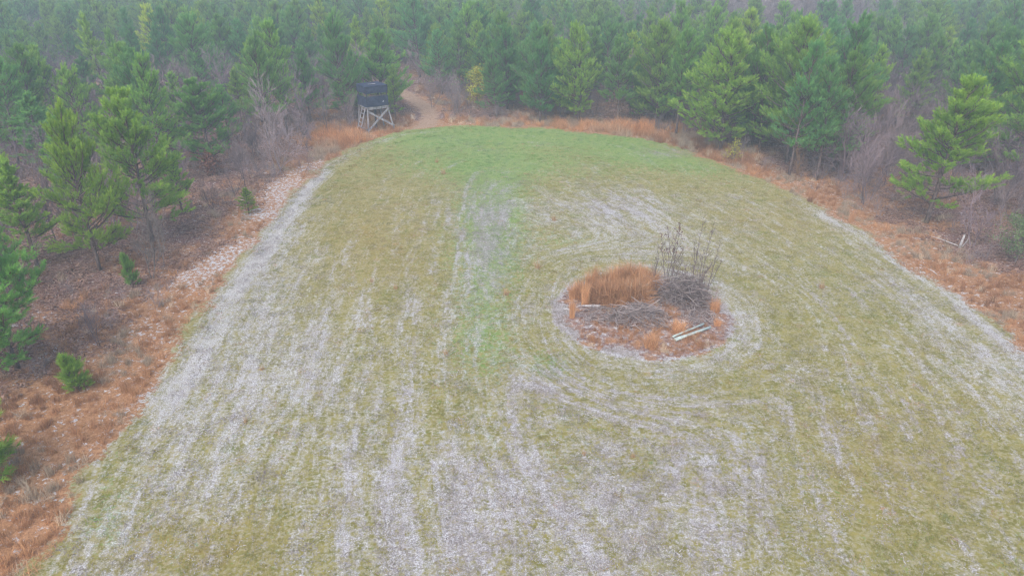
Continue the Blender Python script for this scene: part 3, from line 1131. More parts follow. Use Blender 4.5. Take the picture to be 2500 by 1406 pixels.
# the mass of pines behind them
whole = []
for (sdd, hh, de, wi, bl_) in specs[:5]:
    tr, cr = make_pine(sdd + 70, hh, de * .9, wi * 1.05, bl_, nn=20, nw=.030)
    tm, cm = tr.mesh("t", M_bark), cr.mesh("c", M_needle)
    V = np.concatenate([np.concatenate(tr.V), np.concatenate(cr.V)])
    n0 = sum(len(v) for v in tr.V)
    F3 = np.concatenate(cr.T) + n0
    F4 = np.concatenate(tr.Q)
    T3 = np.concatenate(tr.T)
    cc = np.concatenate([np.concatenate(tr.c), np.concatenate(cr.c)])
    me = mesh_np("far_pine", V, [F3, T3, F4], [M_bark, M_needle], mi=np.concatenate([np.ones(len(F3)), np.zeros(len(T3) + len(F4))]), col=cc)
    bpy.data.meshes.remove(tm)
    bpy.data.meshes.remove(cm)
    whole.append(proto("far_pine", me))
PR = np.array([[cand[q][0], cand[q][1], gz(*cand[q])] for q in rest])
scatter("pine_forest", PR, np.stack([rs.uniform(-.04, .04, len(PR)), rs.uniform(-.04, .04, len(PR)), rs.uniform(0, 6.28, len(PR))], 1),
        np.clip(rs.normal(.90, .13, len(PR)), .6, 1.2), whole, "hazy mass of pines filling the distance behind the nearer rows", "forest")

# ------------------------------------------------------------------ bare trees
GB = "bare leafless trees and saplings around the clearing"


def put_bare(me, bx, by, top, label, wid=1.0, color=None, base=4.2, rz=None, cat="bare tree"):
    x, y = at(bx, by)
    h = height_for(x, y, top)
    placed.append((x, y, .7))
    return bare_tree(me, x, y, h, label, GB, wid=wid, color=color, base=base, rz=rz, cat=cat)


put_bare(BIGBARE, 2055, 438, 212, "dark many-stemmed bare tree with a dense twiggy dome on the right margin", 1.25, (.62, .58, .62), 5.0, cat="bare tree")
put_bare(BARES[3], 2150, 400, 300, "pale twiggy bare shrub right of the dark many-stemmed bare tree", 1.4, (1.15, 1.1, 1.1))
put_bare(BARES[0], 140, 600, 330, "tall grey bare sapling behind the thin sparse pine at far left", .7, (.8, .78, .8))
put_bare(BARES[1], 370, 680, 440, "pale forked bare sapling right of the slim full pine", .9, (1.1, 1.15, 1.05))
put_bare(BARES[2], 402, 650, 470, "pale straight bare sapling beside the pale forked one", .8, (1.1, 1.15, 1.05))
put_bare(BARES[3], 245, 845, 700, "low grey bare shrub standing above the young bright pine", .9, (.9, .85, .9))
put_bare(BARES[1], 520, 515, 390, "dark bare sapling hung with brown leaves at the sandy patch", .9, (.7, .65, .65))
put_bare(BARES[2], 690, 428, 185, "tall pale bare tree by the track, in front of the clear-trunked pine", 1.0, (1.2, 1.2, 1.2))
put_bare(BARES[3], 672, 425, 230, "second pale bare stem leaning beside the tall pale bare tree", .9, (1.1, 1.1, 1.15))
put_bare(BARES[0], 800, 330, 190, "bare grey sapling between the track grass and the black blind", 1.0)
put_bare(BARES[1], 860, 318, 215, "bare sapling touching the left side of the black blind", .9)
put_bare(BARES[3], 1052, 262, 140, "bare sapling where the dirt path leaves the clearing", 1.1, (1.1, 1.05, 1.1))
put_bare(BARES[1], 1110, 275, 175, "bare sapling left of the yellow-green leafy bush", 1.1)
put_bare(BARES[2], 2195, 470, 330, "thin bare sapling left of the big wide margin pine", .8)
put_bare(BARES[2], 1988, 470, 395, "short bare stem in the grass left of the dark many-stemmed bare tree", .9)
put_bare(BARES[0], 2440, 440, 260, "dark bare tree right of the big wide margin pine", .9, (.75, .7, .7))
put_bare(BARES[1], 1940, 440, 330, "ochre-leaved bare shrub under the tallest bushy pine", .8, (1.5, 1.1, .6))
put_bare(BARES[3], 740, 640 - 215, 350, "low bare bush at the track edge below the clear-trunked pine", 1.0, (.8, .75, .8))

bq = [q for q in np.where(is_bare)[0] if not reserve(cand[q][0], cand[q][1], .9)]
visb = sorted([q for q in bq if seen(q, 3.0)], key=sortkey)
ind_b = visb[:200]
rwb = rows_for(ind_b)
for q in ind_b:
    s_, r_, k = rwb[q]
    x, y = cand[q]
    h = float(rs.uniform(2.8, 6.0))
    v = rs.uniform(.7, 1.15)
    v = (v * 1.02, v * .96, v * rs.uniform(.95, 1.06))
    hw = "tall" if h > 4.8 else ("low" if h < 3.5 else "mid-height")
    cw = "pale" if v[0] > .98 else ("dark" if v[0] < .84 else "grey")
    bare_tree(BARES[rs.randint(4)], x, y, h, f"{hw} {cw} bare tree, {ordinal(k)} from left in the {ordinal(r_)} row behind the {s_} field edge", GB, wid=rs.uniform(.8, 1.2), color=v)
restb = np.array(sorted(set(bq) - set(ind_b)))
bprot = [proto("far_bare", m_) for m_ in BARES]
# thin stems and brush filling the wood
ex = rs.uniform(-90, 90, 9000)
ey = rs.uniform(10, 130, 9000)
ke = masks(ex, ey)
hardw = 0.9 * blob(ke["px"], ke["py"], 1860, 95, 330, 70) + .9 * blob(ke["px"], ke["py"], 2245, 330, 75, 120) + .9 * blob(ke["px"], ke["py"], 610, 290, 60, 80)
oke = (-ke["d"] > 2.4) & (poly_dist(ex, ey, PATH) > 1.8) & (np.abs(ex) < ey * .8 + 6) & (rs.rand(9000) < (np.where(ke["left"], .18, .30) + hardw))
oke &= ~((ke["py"] > 420) & (rs.rand(9000) < .55))
EXY = np.stack([ex[oke], ey[oke]], 1)
allb = np.concatenate([cand[restb], EXY])
PB = np.column_stack([allb, ground_z(allb[:, 0], allb[:, 1])])
nb_ = len(PB)
sc_ = np.concatenate([rs.uniform(.7, 1.25, len(restb)), rs.uniform(.25, .8, nb_ - len(restb))])
kb = (-edge_dist(PB[:, 0], PB[:, 1])[0])
sc_ = np.where(kb < 5, sc_ * .7, sc_)
sc_ = np.where((PB[:, 1] < 45) & (PB[:, 0] < 0), sc_ * .65, sc_)
hz_ = masks(PB[:, 0], PB[:, 1])
sc_ *= 1.12 + 1.0 * blob(hz_["px"], hz_["py"], 1860, 95, 330, 70)
scatter("undergrowth", PB, np.stack([rs.uniform(-.12, .12, nb_), rs.uniform(-.12, .12, nb_), rs.uniform(0, 6.28, nb_)], 1), sc_, bprot,
        "grey purple tangle of bare stems filling the wood between the trees", "undergrowth")
ex = rs.uniform(-70, 70, 9000)
ey = rs.uniform(10, 100, 9000)
ke = masks(ex, ey)
oke = (-ke["d"] > 1.6) & (poly_dist(ex, ey, PATH) > 1.5) & (np.abs(ex) < ey * .8 + 6) & (rs.rand(9000) < np.where(ke["left"], .13, .40))
PS = np.column_stack([ex[oke], ey[oke], ground_z(ex[oke], ey[oke])])
scatter("brush", PS, np.stack([np.zeros(len(PS)), np.zeros(len(PS)), rs.uniform(0, 6.28, len(PS))], 1), rs.uniform(.4, 1.1, len(PS)),
        [proto("shrub", m_) for m_ in SHRUBS], "low leafless brush and briars covering the forest floor", "brush")

# ------------------------------------------------------------------ leafy bushes
def leafy(name, bx, by, top, wpx, mat, n, seed, label, cat="bush", color=None, lsize=.10):
    x, y = at(bx, by)
    h = height_for(x, y, top)
    dist = math.hypot(math.hypot(x, y), CAMH)
    wd = wpx / FPX * dist
    e = empty(name, (x, y, gz(x, y)))
    tag(e, label, cat)
    r = np.random.RandomState(seed)
    g = Geo()
    g.line([(0, 0, -.1), (.05, 0, h * .4), (0, .05, h * .8)], .05, .01, 6)
    tips = []
    for k in range(46):
        z0 = h * r.uniform(.08, .75)
        a = r.uniform(0, 6.28)
        f = z0 / h
        L_ = wd / 2 * (1.1 - f) * r.uniform(.5, 1.15)
        p = np.array([0, 0, z0])
        q = p + np.array([math.cos(a) * L_, math.sin(a) * L_, L_ * r.uniform(.3, .9)])
        g.line([p, (p + q) / 2 + (0, 0, .06), q], .014, .004, 4)
        for s_ in np.linspace(.35, 1, 5):
            tips.append(p + (q - p) * s_)
    g.build("branches", M_bare, e)
    tips = np.array(tips)
    g = Geo()
    idx = r.randint(0, len(tips), n)
    pp = tips[idx] + r.normal(size=(n, 3)) * .13
    D_ = rand_dirs(n, -.5, .9, r)
    sd_ = unit(np.cross(D_, r.normal(size=(n, 3))))
    cc = np.stack([np.clip(r.rand(len(tips))[idx] * .6 + r.rand(n) * .4, 0, 1)] * 3, 1)
    wl = lsize * r.uniform(.6, 1.1, n)
    # kite-shaped leaves
    V = np.stack([pp, pp + D_ * (wl * .5)[:, None] + sd_ * (wl * .32)[:, None], pp + D_ * wl[:, None], pp + D_ * (wl * .5)[:, None] - sd_ * (wl * .32)[:, None]], 1).reshape(-1, 3)
    g.add(V, Q=np.arange(4 * n).reshape(n, 4), c=np.repeat(cc, 4, 0))
    o = g.build("foliage", mat, e)
    if color:
        o.color = (*color, 1)
    return e


leafy("leafy_bush", 1165, 262, 140, 80, M_leafg, 2600, 3, "tall yellow-green leafy bush in front of the far pines, right of the path", lsize=.14)
leafy("evergreen_bush", 2478, 640, 505, 130, M_leafd, 3200, 4, "rounded dull green evergreen bush at the right frame edge", lsize=.09)
leafy("leafy_bush", 1790, 395, 330, 40, M_leafg, 500, 5, "small sparse yellowish bush in the broomsedge at the foot of the bushy pines", lsize=.1)
leafy("oak_sapling", 520, 432, 368, 60, M_leaf, 700, 6, "small oak sapling still carrying dark red-brown dead leaves", "oak sapling", lsize=.17)
leafy("leafy_bush", 2095, 170, 70, 90, M_leafg, 1500, 8, "hazy orange-yellow leafy tree in the far wood at upper right", color=(1.3, .8, 1), lsize=.2)

# ------------------------------------------------------------------ grass
def tuft_mesh(name, seed, n, rad, h, wd, mat, splay=.35, seg=1, cr=(0, 1)):
    r = np.random.RandomState(seed)
    g = Geo()
    a = r.uniform(0, 6.28, n)
    rr = rad * np.sqrt(r.rand(n))
    Pp = np.stack([rr * np.cos(a), rr * np.sin(a), np.full(n, -.01)], 1)
    az = r.uniform(0, 6.28, n)
    sp_ = np.abs(r.normal(0, splay, n))
    D_ = unit(np.stack([np.cos(az) * sp_, np.sin(az) * sp_, np.ones(n)], 1))
    s_ = unit(np.cross(D_, r.normal(size=(n, 3))))
    hh = h * r.uniform(.45, 1, n)
    c = np.stack([r.uniform(cr[0], cr[1], n)] * 3, 1)
    if seg == 1:
        g.blades(Pp, D_, hh, wd, s_, c)
    else:
        mid = Pp + D_ * (hh * .55)[:, None]
        D2 = unit(D_ + np.stack([np.cos(az) * sp_ * 1.5, np.sin(az) * sp_ * 1.5, np.zeros(n)], 1) - np.array([0, 0, .1]))
        w2 = wd * .7
        V = np.stack([Pp - s_ * wd / 2, Pp + s_ * wd / 2, mid + s_ * w2 / 2, mid - s_ * w2 / 2], 1).reshape(-1, 3)
        g.add(V, Q=np.arange(4 * n).reshape(n, 4), c=np.repeat(c, 4, 0))
        g.blades(mid, D2, hh * .5, w2, s_, c)
    return g.mesh(name, mat)


# short field growth: colour taken from the patch it stands in
ft = [proto("field_tuft", tuft_mesh("field_tuft", 70 + k, 40, .13, .065, .010, M_tint, .8)) for k in range(3)]
n = 210000
ex = rs.uniform(-26, 32, n)
ey = 9 + 56 * rs.rand(n) ** 1.15
ke = masks(ex, ey)
dens = .8 - np.clip(ke["sand"] * 1.6, 0, .72)
clump = vnoise(ex, ey, .9, 21) * .6 + vnoise(ke["across"] * 1.4, ex * .2 + ey * .2, 1, 22) * .7
oke = ke["inside"] & (ke["d"] > .2) & (rs.rand(n) < dens * (clump - .15) * .75)
ex, ey = ex[oke], ey[oke]
ke = masks(ex, ey)
m_ = len(ex)
g_ = np.clip(ke["green"] + rs.normal(0, .18, m_) + (vnoise(ex, ey, 1.3, 23) - .5) * .8, 0, 1)[:, None]
l_ = np.clip(ke["lav"] * .8 + rs.normal(0, .12, m_) + (vnoise(ex, ey, 1.0, 24) - .5) * .6, 0, .9)[:, None]
w_ = np.clip(ke["warm"] + (vnoise(ex, ey, .8, 25) - .5) * .7, 0, 1)[:, None]
tc = np.array([.235, .22, .055]) * (1 - w_) + np.array([.34, .235, .08]) * w_
tc = tc * (1 - g_) + np.array([.13, .26, .07]) * g_
tc = tc * (1 - l_) + np.array([.29, .235, .24]) * l_
pink = (rs.rand(m_) < .02)[:, None]
tc = np.where(pink, np.array([.42, .22, .15]), tc) * rs.uniform(.75, 1.25, m_)[:, None]
scatter("grass", np.column_stack([ex, ey, ground_z(ex, ey)]), np.stack([np.zeros(m_), np.zeros(m_), rs.uniform(0, 6.28, m_)], 1),
        rs.uniform(.7, 1.5, m_), ft, "short olive and green winter growth over the mown field", "grass", tint=tc)

# pale dead stalks and crumbs of mown grass lying on the sandy ground
r = np.random.RandomState(77)
db = []
for k in range(3):
    g = Geo()
    nn_ = 34
    a = r.uniform(0, 6.28, nn_)
    rr = .3 * np.sqrt(r.rand(nn_))
    q0 = np.stack([rr * np.cos(a), rr * np.sin(a), r.uniform(.004, .02, nn_)], 1)
    d0 = unit(np.stack([r.normal(size=nn_), r.normal(size=nn_), r.normal(size=nn_) * .35 + .1], 1))
    s0 = unit(np.cross(d0, r.normal(size=(nn_, 3)) * .4 + np.array([0, 0, 1])))
    g.blades(q0, d0, r.uniform(.03, .09, nn_), r.uniform(.010, .022, nn_), s0, np.stack([r.rand(nn_)] * 3, 1))
    db.append(proto("debris", g.mesh("debris", M_tint)))
n = 110000
ex = rs.uniform(-26, 32, n)
ey = 9 + 50 * rs.rand(n) ** 1.2
ke = masks(ex, ey)
cl = vnoise(ke["across"] * 1.8, ex * .25 + ey * .25, 1, 41) * .6 + vnoise(ex, ey, 1.7, 42) * .6
oke = ke["inside"] & (ke["d"] > .1) & (rs.rand(n) < (ke["sand"] * 1.3 + .12 + ke["lav"] * .3) * (cl - .1) * .9)
ex, ey = ex[oke], ey[oke]
m_ = len(ex)
v = rs.rand(m_, 1) ** 1.3
tc = np.array([.20, .16, .15]) * (1 - v) + np.array([.44, .41, .40]) * v
scatter("dead_stalks", np.column_stack([ex, ey, ground_z(ex, ey)]), np.stack([np.zeros(m_), np.zeros(m_), rs.uniform(0, 6.28, m_)], 1),
        rs.uniform(.6, 1.3, m_), db, "pale grey crumbs of mown dead stalks strewn over the sandy parts of the field", "dead stalks", tint=tc)

# broomsedge and dead grass of the margins
dg = [proto("dry_tuft", tuft_mesh("dry_tuft", 80 + k, 60, .16, .55, .009, M_tint, .42, 2)) for k in range(3)]
flat = [proto("flat_tuft", tuft_mesh("flat_tuft", 85 + k, 60, .2, .42, .010, M_tint, 1.3, 2)) for k in range(2)]
n = 60000
ex = rs.uniform(-45, 45, n)
ey = rs.uniform(9, 78, n)
qx, qy = MOUND[0] + rs.uniform(-MRX, MRX, 2600), MOUND[1] + rs.uniform(-MRY, MRY, 2600)
ex, ey = np.concatenate([ex, qx]), np.concatenate([ey, qy])
n = len(ex)
ke = masks(ex, ey)
out = ~ke["inside"]
mg = ke["margin"] + (vnoise(ex, ey, .7, 31) - .5) * .9
path_ok = poly_dist(ex, ey, PATH) > 1.3
oke = out & (mg > rs.uniform(.3, 1.1, n)) & path_ok & ((ke["d"] < -.12) | (ke["dm"] < .97)) & (ke["bare"] < .42)
oke = oke | ((ke["dm"] < .96) & (blob((ke["px"] - 1340) * 4.018, (ke["py"] - 530) * 4.018, 640, 720, 420, 190) > .42) & (vnoise(ex, ey, 1.6, 51) > .25))
ex, ey = ex[oke], ey[oke]
ke = masks(ex, ey)
m_ = len(ex)
v = vnoise(ex, ey, .5, 32)[:, None] * .7 + rs.rand(m_, 1) * .3
tc = np.array([.20, .10, .06]) * (1 - v) + np.array([.58, .31, .15]) * v
pl_ = rs.rand(m_, 1) < .06
tc = np.where(pl_, np.array([.60, .47, .33]), tc)
grey = ((vnoise(ex, ey, .9, 33) > .62) & (ke["dm"] > 1.1))[:, None]
tc = np.where(grey, np.array([.36, .28, .20]), tc) * rs.uniform(.8, 1.2, m_)[:, None]
tall = np.where(ke["py"] < 420, 1.15, .75)
tall = np.where(ke["px"] < 420, .85, tall)
zx, zy = (ke["px"] - 1340) * 4.018, (ke["py"] - 530) * 4.018
shag = (ke["dm"] < 1) & (blob(zx, zy, 640, 720, 420, 190) > .42) & (zx > 170)
tall = np.where(ke["dm"] < 1.1, .5, tall)
tall = np.where(shag, 1.15 + 1.3 * vnoise(ex, ey, 1.4, 52), tall)
plume = blob(ke["px"], ke["py"], 830, 338, 90, 26) + blob(ke["px"], ke["py"], 1540, 318, 130, 14) + .15 * blob(ke["px"], ke["py"], 960, 312, 60, 16)
tall = tall * (1 + .9 * np.clip(plume, 0, 1)) * (1 - .45 * blob(ke["px"], ke["py"], 915, 325, 45, 14))
tc = tc * (1 - np.clip(plume, 0, 1)[:, None] * .6) + np.array([.62, .28, .11]) * np.clip(plume, 0, 1)[:, None] * .6
pk = np.where(~shag & (rs.rand(m_) < np.where(ke["py"] < 430,   .2, .62)), 3 + rs.randint(0, 2, m_), rs.randint(0, 3, m_))
scatter("dry_grass", np.column_stack([ex, ey, ground_z(ex, ey)]), np.stack([np.zeros(m_), np.zeros(m_), rs.uniform(0, 6.28, m_)], 1),
        tall * rs.uniform(.5, 1.25, m_), dg + flat, "rust orange broomsedge and dead grass bordering the mown field", "dry grass", pick=pk, tint=tc)

# fallen leaves and twigs on the forest floor
r = np.random.RandomState(90)
lp = []
for k in range(2):
    g = Geo()
    n = 60
    pp = np.stack([r.uniform(-.4, .4, n), r.uniform(-.4, .4, n), r.uniform(.0, .05, n)], 1)
    D_ = rand_dirs(n, -.1, .5, r)
    sd_ = unit(np.cross(D_, r.normal(size=(n, 3)) + np.array([0, 0, 2])))
    wl = r.uniform(.06, .13, n)
    cc = np.stack([r.rand(n) ** 1.5] * 3, 1)
    V = np.stack([pp, pp + D_ * (wl * .5)[:, None] + sd_ * (wl * .35)[:, None], pp + D_ * wl[:, None], pp + D_ * (wl * .5)[:, None] - sd_ * (wl * .35)[:, None]], 1).reshape(-1, 3)
    g.add(V, Q=np.arange(4 * n).reshape(n, 4), c=np.repeat(cc, 4, 0))
    a = r.uniform(0, 6.28, 7)
    q0 = np.stack([r.uniform(-.4, .4, 7), r.uniform(-.4, .4, 7), np.full(7, .03)], 1)
    g.tubes(q0, q0 + np.stack([np.cos(a) * .4, np.sin(a) * .4, r.uniform(0, .12, 7)], 1), .008, .004, 3, c=np.array([1., 1, 1]))
    lp.append(proto("litter", g.mesh("litter", M_litter)))
n = 26000
ex = rs.uniform(-50, 50, n)
ey = rs.uniform(10, 80, n)
ke = masks(ex, ey)
oke = (ke["d"] < -.5) & (np.abs(ex) < ey * .8 + 6) & (poly_dist(ex, ey, PATH) > 1.4) & (ke["bare"] < .5) & (ke["margin"] < .9)
ex, ey = ex[oke], ey[oke]
scatter("leaf_litter", np.column_stack([ex, ey, ground_z(ex, ey)]), np.stack([np.zeros(len(ex)), np.zeros(len(ex)), rs.uniform(0, 6.28, len(ex))], 1),
        rs.uniform(.7, 1.2, len(ex)), lp, "brown fallen leaves and twigs on the forest floor", "leaf litter")

# ------------------------------------------------------------------ single orange tufts standing out of the mown field
M_tan = simple_mat("tan_straw", (0.30, 0.18, 0.09), (0.56, 0.36, 0.20), use_col=True, bump=0)
BT = [tuft_mesh("dry_grass_tuft", 95 + k, 60, .12, .45, .010, M_tan, .5, 2) for k in range(2)]
for px_, py_, hp, lab in [
        (1066, 395, 14, "orange grass tuft at the far end of the field, left of the leaning tuft"),
        (1083, 423, 18, "slanting orange grass tuft at the far end of the field"),
        (1235, 722, 26, "slender orange tuft in the green strip left of the mound"),
        (967, 708, 16, "small orange tuft in the field well left of the mound"),
        (908, 690, 14, "small orange tuft beside the pale streaks left of the field centre"),
        (1313, 655, 26, "pinkish tuft standing just behind the left side of the mound"),
        (1353, 540, 20, "tuft on the left rim of the large bare sandy patch"),
        (1090, 868, 20, "orange tuft in front of the green strip, lower middle of the field"),
        (1545, 1118, 16, "orange tuft on the bare ground in front of the mound"),
        (1425, 1112, 18, "pair-like orange tuft in the pale lower middle of the field"),
        (2005, 705, 22, "upright tan tuft right of the curved tyre mark"),
        (640, 905, 16, "orange tuft near the left sandy track, lower left of the field"),
        (600, 1032, 16, "orange tuft below the tuft near the left sandy track")]:
    x, y = at(px_, py_)
    hh = hp / FPX * math.hypot(math.hypot(x, y), CAMH) * 1.15
    o = bpy.data.objects.new("dry_grass_tuft", BT[rnd.randint(0, 1)])
    C.objects.link(o)
    o.location = (x, y, gz(x, y))
    o.scale = (hh / .45 * .9,) * 2 + (hh / .45,)
    o.rotation_euler = (0, 0, rnd.uniform(0, 6))
    tag(o, lab, "grass tuft", "single dry tufts in the mown field")

# ------------------------------------------------------------------ the mound in the field
def zp(X_, Y_):
    return 1340 + X_ / 4.018, 530 + Y_ / 4.018


BC = [tuft_mesh("broomsedge_clump", 100 + k, 300, .19, 1.0, .009, M_straw, .19, 2) for k in range(3)]
GC = "broomsedge clumps on the mound"
for X_, Y_, top, wz, lab in [
        (228, 1000, 745, 70, "narrow broomsedge clump at the mound's front left corner, left of the log"),
        (240, 800, 620, 110, "low broomsedge clump on the far left rim of the mound"),
        (355, 890, 600, 100, "fanned pale-stalked broomsedge clump right behind the log"),
        (300, 750, 590, 110, "reddish broomsedge clump behind the low left rim clump"),
        (400, 700, 500, 110, "broomsedge clump left of the first tall feathery plume"),
        (450, 660, 435, 80, "first tall feathery broomsedge plume from the left on the mound's back"),
        (515, 790, 570, 80, "slim broomsedge clump between the two tallest plumes"),
        (630, 720, 430, 120, "widest and tallest broomsedge clump on the mound's back"),
        (735, 620, 425, 60, "slim plume just right of the widest tallest clump"),
        (650, 830, 620, 90, "broomsedge clump in front of the widest tallest clump"),
        (722, 935, 745, 66, "bright orange clump standing alone in the mound's middle front"),
        (860, 780, 600, 70, "broomsedge clump in the mound's centre, right of the alone bright clump"),
        (905, 650, 450, 100, "broomsedge clump at the mound's back, left of the bare saplings"),
        (1035, 700, 500, 90, "broomsedge clump touching the leftmost bare sapling"),
        (970, 800, 640, 80, "thin broomsedge clump left of the dark brush pile"),
        (1625, 930, 780, 120, "rusty clump on the mound's right rim behind the posts"),
        (1650, 1075, 985, 90, "low rusty clump on the right rim just above the post ends"),
        (1270, 1150, 1000, 160, "golden low clump between the front brush heap and the posts"),
        (1000, 1290, 1120, 170, "wide sprawling tan clump on the mound's front rim"),
        (430, 1220, 1140, 50, "tiny tuft on the mound's front left slope below the stick litter")]:
    x, y = at(*zp(X_, Y_))
    z0 = gz(x, y)
    h = height_for(x, y - 0, zp(0, top)[1]) - z0
    dist = math.hypot(math.hypot(x, y), CAMH)
    wm = wz / 4.018 / FPX * dist
    o = bpy.data.objects.new("broomsedge_clump", BC[rnd.randint(0, 2)])
    C.objects.link(o)
    o.location = (x, y, z0)
    k_ = wm / .5
    o.scale = (k_, k_, h / .98)
    o.rotation_euler = (0, 0, rnd.uniform(0, 6))
    tag(o, lab, "grass clump", GC)


def brush_pile(name, X_, Y_, wz, hm, n, seed, dark, label, lmin=.5, lmax=1.6, flatness=.5):
    x, y = at(*zp(X_, Y_))
    dist = math.hypot(math.hypot(x, y), CAMH)
    wd = wz / 4.018 / FPX * dist / 2
    r = np.random.RandomState(seed)
    g = Geo()
    for k in range(n):
        rr = math.sqrt(r.rand())
        a = r.uniform(0, 6.28)
        top = hm * (1 - rr ** 2) * r.uniform(.15, 1) + .03
        c0 = np.array([rr * math.cos(a) * wd, rr * math.sin(a) * wd * .8, top])
        az = r.uniform(0, 6.28)
        L_ = r.uniform(lmin, lmax) * (1 if r.rand() > .08 else 1.35) * (0.6 if rr > .7 else 1)
        d = unit(np.array([math.cos(az), math.sin(az), r.normal() * .45 * (1 - rr * .6) - .25 * rr * np.sign(math.cos(az - a))]))
        p0, p1 = c0 - d * L_ / 2, c0 + d * L_ / 2
        p0[2], p1[2] = max(p0[2], .02), max(p1[2], .02)
        mid = (p0 + p1) / 2 + r.normal(size=3) * .07
        mid[2] = max(mid[2], .03)
        rad = r.uniform(.006, .019)
        c = np.clip(r.rand() ** 1.2 * .95 + (0 if dark else .2), 0, 1)
        g.line([p0, mid, p1], rad, rad * .45, 4, c=c)
        if r.rand() < .6:
            for _ in range(3):
                b0 = mid + (p1 - mid) * r.rand()
                g.line([b0, b0 + unit(d + r.normal(size=3) * .7 + np.array([0, 0, .3])) * L_ * .3], rad * .5, .003, 3, c=c)
    o = g.build(name, M_twig)
    o.location = (x, y, gz(x, y))
    tag(o, label, "brush pile")
    return o


brush_pile("brush_pile", 1300, 850, 560, 1.15, 420, 1, True, "large dark pile of cut branches on the mound under the bare saplings", .5, 2.1)
brush_pile("brush_pile", 880, 1060, 560, .6, 340, 2, False, "lower grey-brown heap of branches at the mound's front centre", .4, 1.2)
brush_pile("stick_litter", 520, 1010, 460, .12, 150, 3, False, "scatter of pale bleached sticks at the mound's front left", .2, .8)
brush_pile("stick_litter", 1440, 1010, 380, .14, 130, 4, False, "thin scatter of greyish sticks between the dark brush pile and the posts", .2, .8)


def sapling(X_, Y_, tops, label, seed, lean=0.0, leaves=False):
    x, y = at(*zp(X_, Y_))
    z0 = gz(x, y)
    e = empty("bare_sapling", (x, y, z0))
    tag(e, label, "sapling", "bare saplings on the mound")
    r = np.random.RandomState(seed)
    g = Geo()
    lf = []
    dist = math.hypot(math.hypot(x, y), CAMH)
    for tx, ty in tops:
        h = height_for(x, y, zp(0, ty)[1]) - z0
        dx = (tx - X_) / 4.018 / FPX * dist
        ps = [np.array([0, 0, -.05])]
        ns = 7
        bend = r.normal(size=2) * .05
        for k in range(1, ns + 1):
            f = k / ns
            ps.append(np.array([dx * f ** 1.2 + bend[0] * math.sin(f * 3.1), bend[1] * math.sin(f * 4), h * f]) + r.normal(size=3) * .015)
        g.line(ps, .022, .005, 5, c=.35)
        for k in range(2, ns):
            for _ in range(r.randint(3, 7)):
                az = r.uniform(0, 6.28)
                L_ = h * r.uniform(.12, .3) * (1.2 - k / ns)
                p0 = ps[k] + (ps[k + 1] - ps[k]) * r.rand()
                d = unit(np.array([math.cos(az) * .6, math.sin(az) * .6, .9]))
                p1 = p0 + d * L_ * .5
                p2 = p1 + unit(d + np.array([0, 0, .4])) * L_ * .5
                g.line([p0, p1, p2], .007, .003, 3, c=.3)
                g.line([p1, p1 + unit(d + r.normal(size=3) * .6) * L_ * .5], .005, .003, 3, c=.4)
                g.line([p1, p1 + unit(d + r.normal(size=3) * .5) * L_ * .4], .006, .003, 3, c=.3)
                lf.append(p2)
        lf += [ps[-1], ps[-2]]
    g.build("stem", M_twig, e)
    if leaves:
        n_ = 46
        L2 = np.array([p for p in lf if p[2] > .6 * max(q[2] for q in lf)])
        pp = L2[r.randint(0, len(L2), n_)] + r.normal(size=(n_, 3)) * .035
        D_ = rand_dirs(n_, -1, .1, r)
        sd_ = unit(np.cross(D_, r.normal(size=(n_, 3))))
        wl = np.full(n_, .085)
        g = Geo()
        V = np.stack([pp, pp + D_ * (wl * .5)[:, None] + sd_ * (wl * .35)[:, None], pp + D_ * wl[:, None], pp + D_ * (wl * .5)[:, None] - sd_ * (wl * .35)[:, None]], 1).reshape(-1, 3)
        g.add(V, Q=np.arange(4 * n_).reshape(n_, 4), c=np.repeat(np.stack([r.rand(n_) * .4] * 3, 1), 4, 0))
        g.build("leaves", M_leaf, e)
    return e


sapling(1145, 720, [(1110, 90), (1060, 180), (1200, 110), (1270, 300)], "bare sapling with a few dark dead leaves at its top, left group on the mound", 1, leaves=True)
sapling(1205, 700, [(1220, 60), (1290, 330)], "straight bare sapling just right of the one with dead leaves", 2, leaves=True)
sapling(1000, 720, [(1035, 270), (1045, 400)], "shortest thin bare sapling, left of the group on the mound", 3)
sapling(1395, 730, [(1430, 5), (1370, 250)], "tallest bare sapling on the mound, rising from the dark brush pile", 4)
sapling(1450, 760, [(1525, 80), (1470, 330), (1560, 430)], "forked bare sapling leaning right beside the tallest one", 5)
sapling(1540, 790, [(1612, 240), (1640, 440)], "rightmost bare sapling on the mound, dark and leaning outward", 6)

# thin brush hazing round the saplings
for k, (X_, Y_, hp, lab) in enumerate([(1500, 760, 1.5, "fine dark twiggy bush at the foot of the rightmost saplings"), (1200, 760, .9, "fine dark twiggy bush at the foot of the leafed saplings"), (1330, 700, 1.7, "broad fine twiggy bush behind the dark brush pile"), (1600, 830, .8, "small twiggy bush on the mound's right rim beside the brush pile")]):
    x, y = at(*zp(X_, Y_))
    bare_tree(SHRUBS[k % 2], x, y, hp, lab, None, name="twiggy_bush", base=1.5, wid=1.1, color=(.85, .62, .58), cat="bush")

# posts
M_post = simple_mat("treated_post", (0.30, 0.36, 0.33), (0.50, 0.55, 0.50), 5, stretch=(1, 1, 1), bump=.3, dist=.004)
M_cut = simple_mat("cut_wood_end", (0.30, 0.24, 0.18), (0.42, 0.35, 0.27), 30, bump=0)
M_pale = simple_mat("bleached_wood", (0.30, 0.27, 0.26), (0.52, 0.48, 0.46), 9, bump=.3, dist=.004)


def zq(X_, Y_):
    return at(1600 + X_ / 15.625, 780 + Y_ / 15.625)


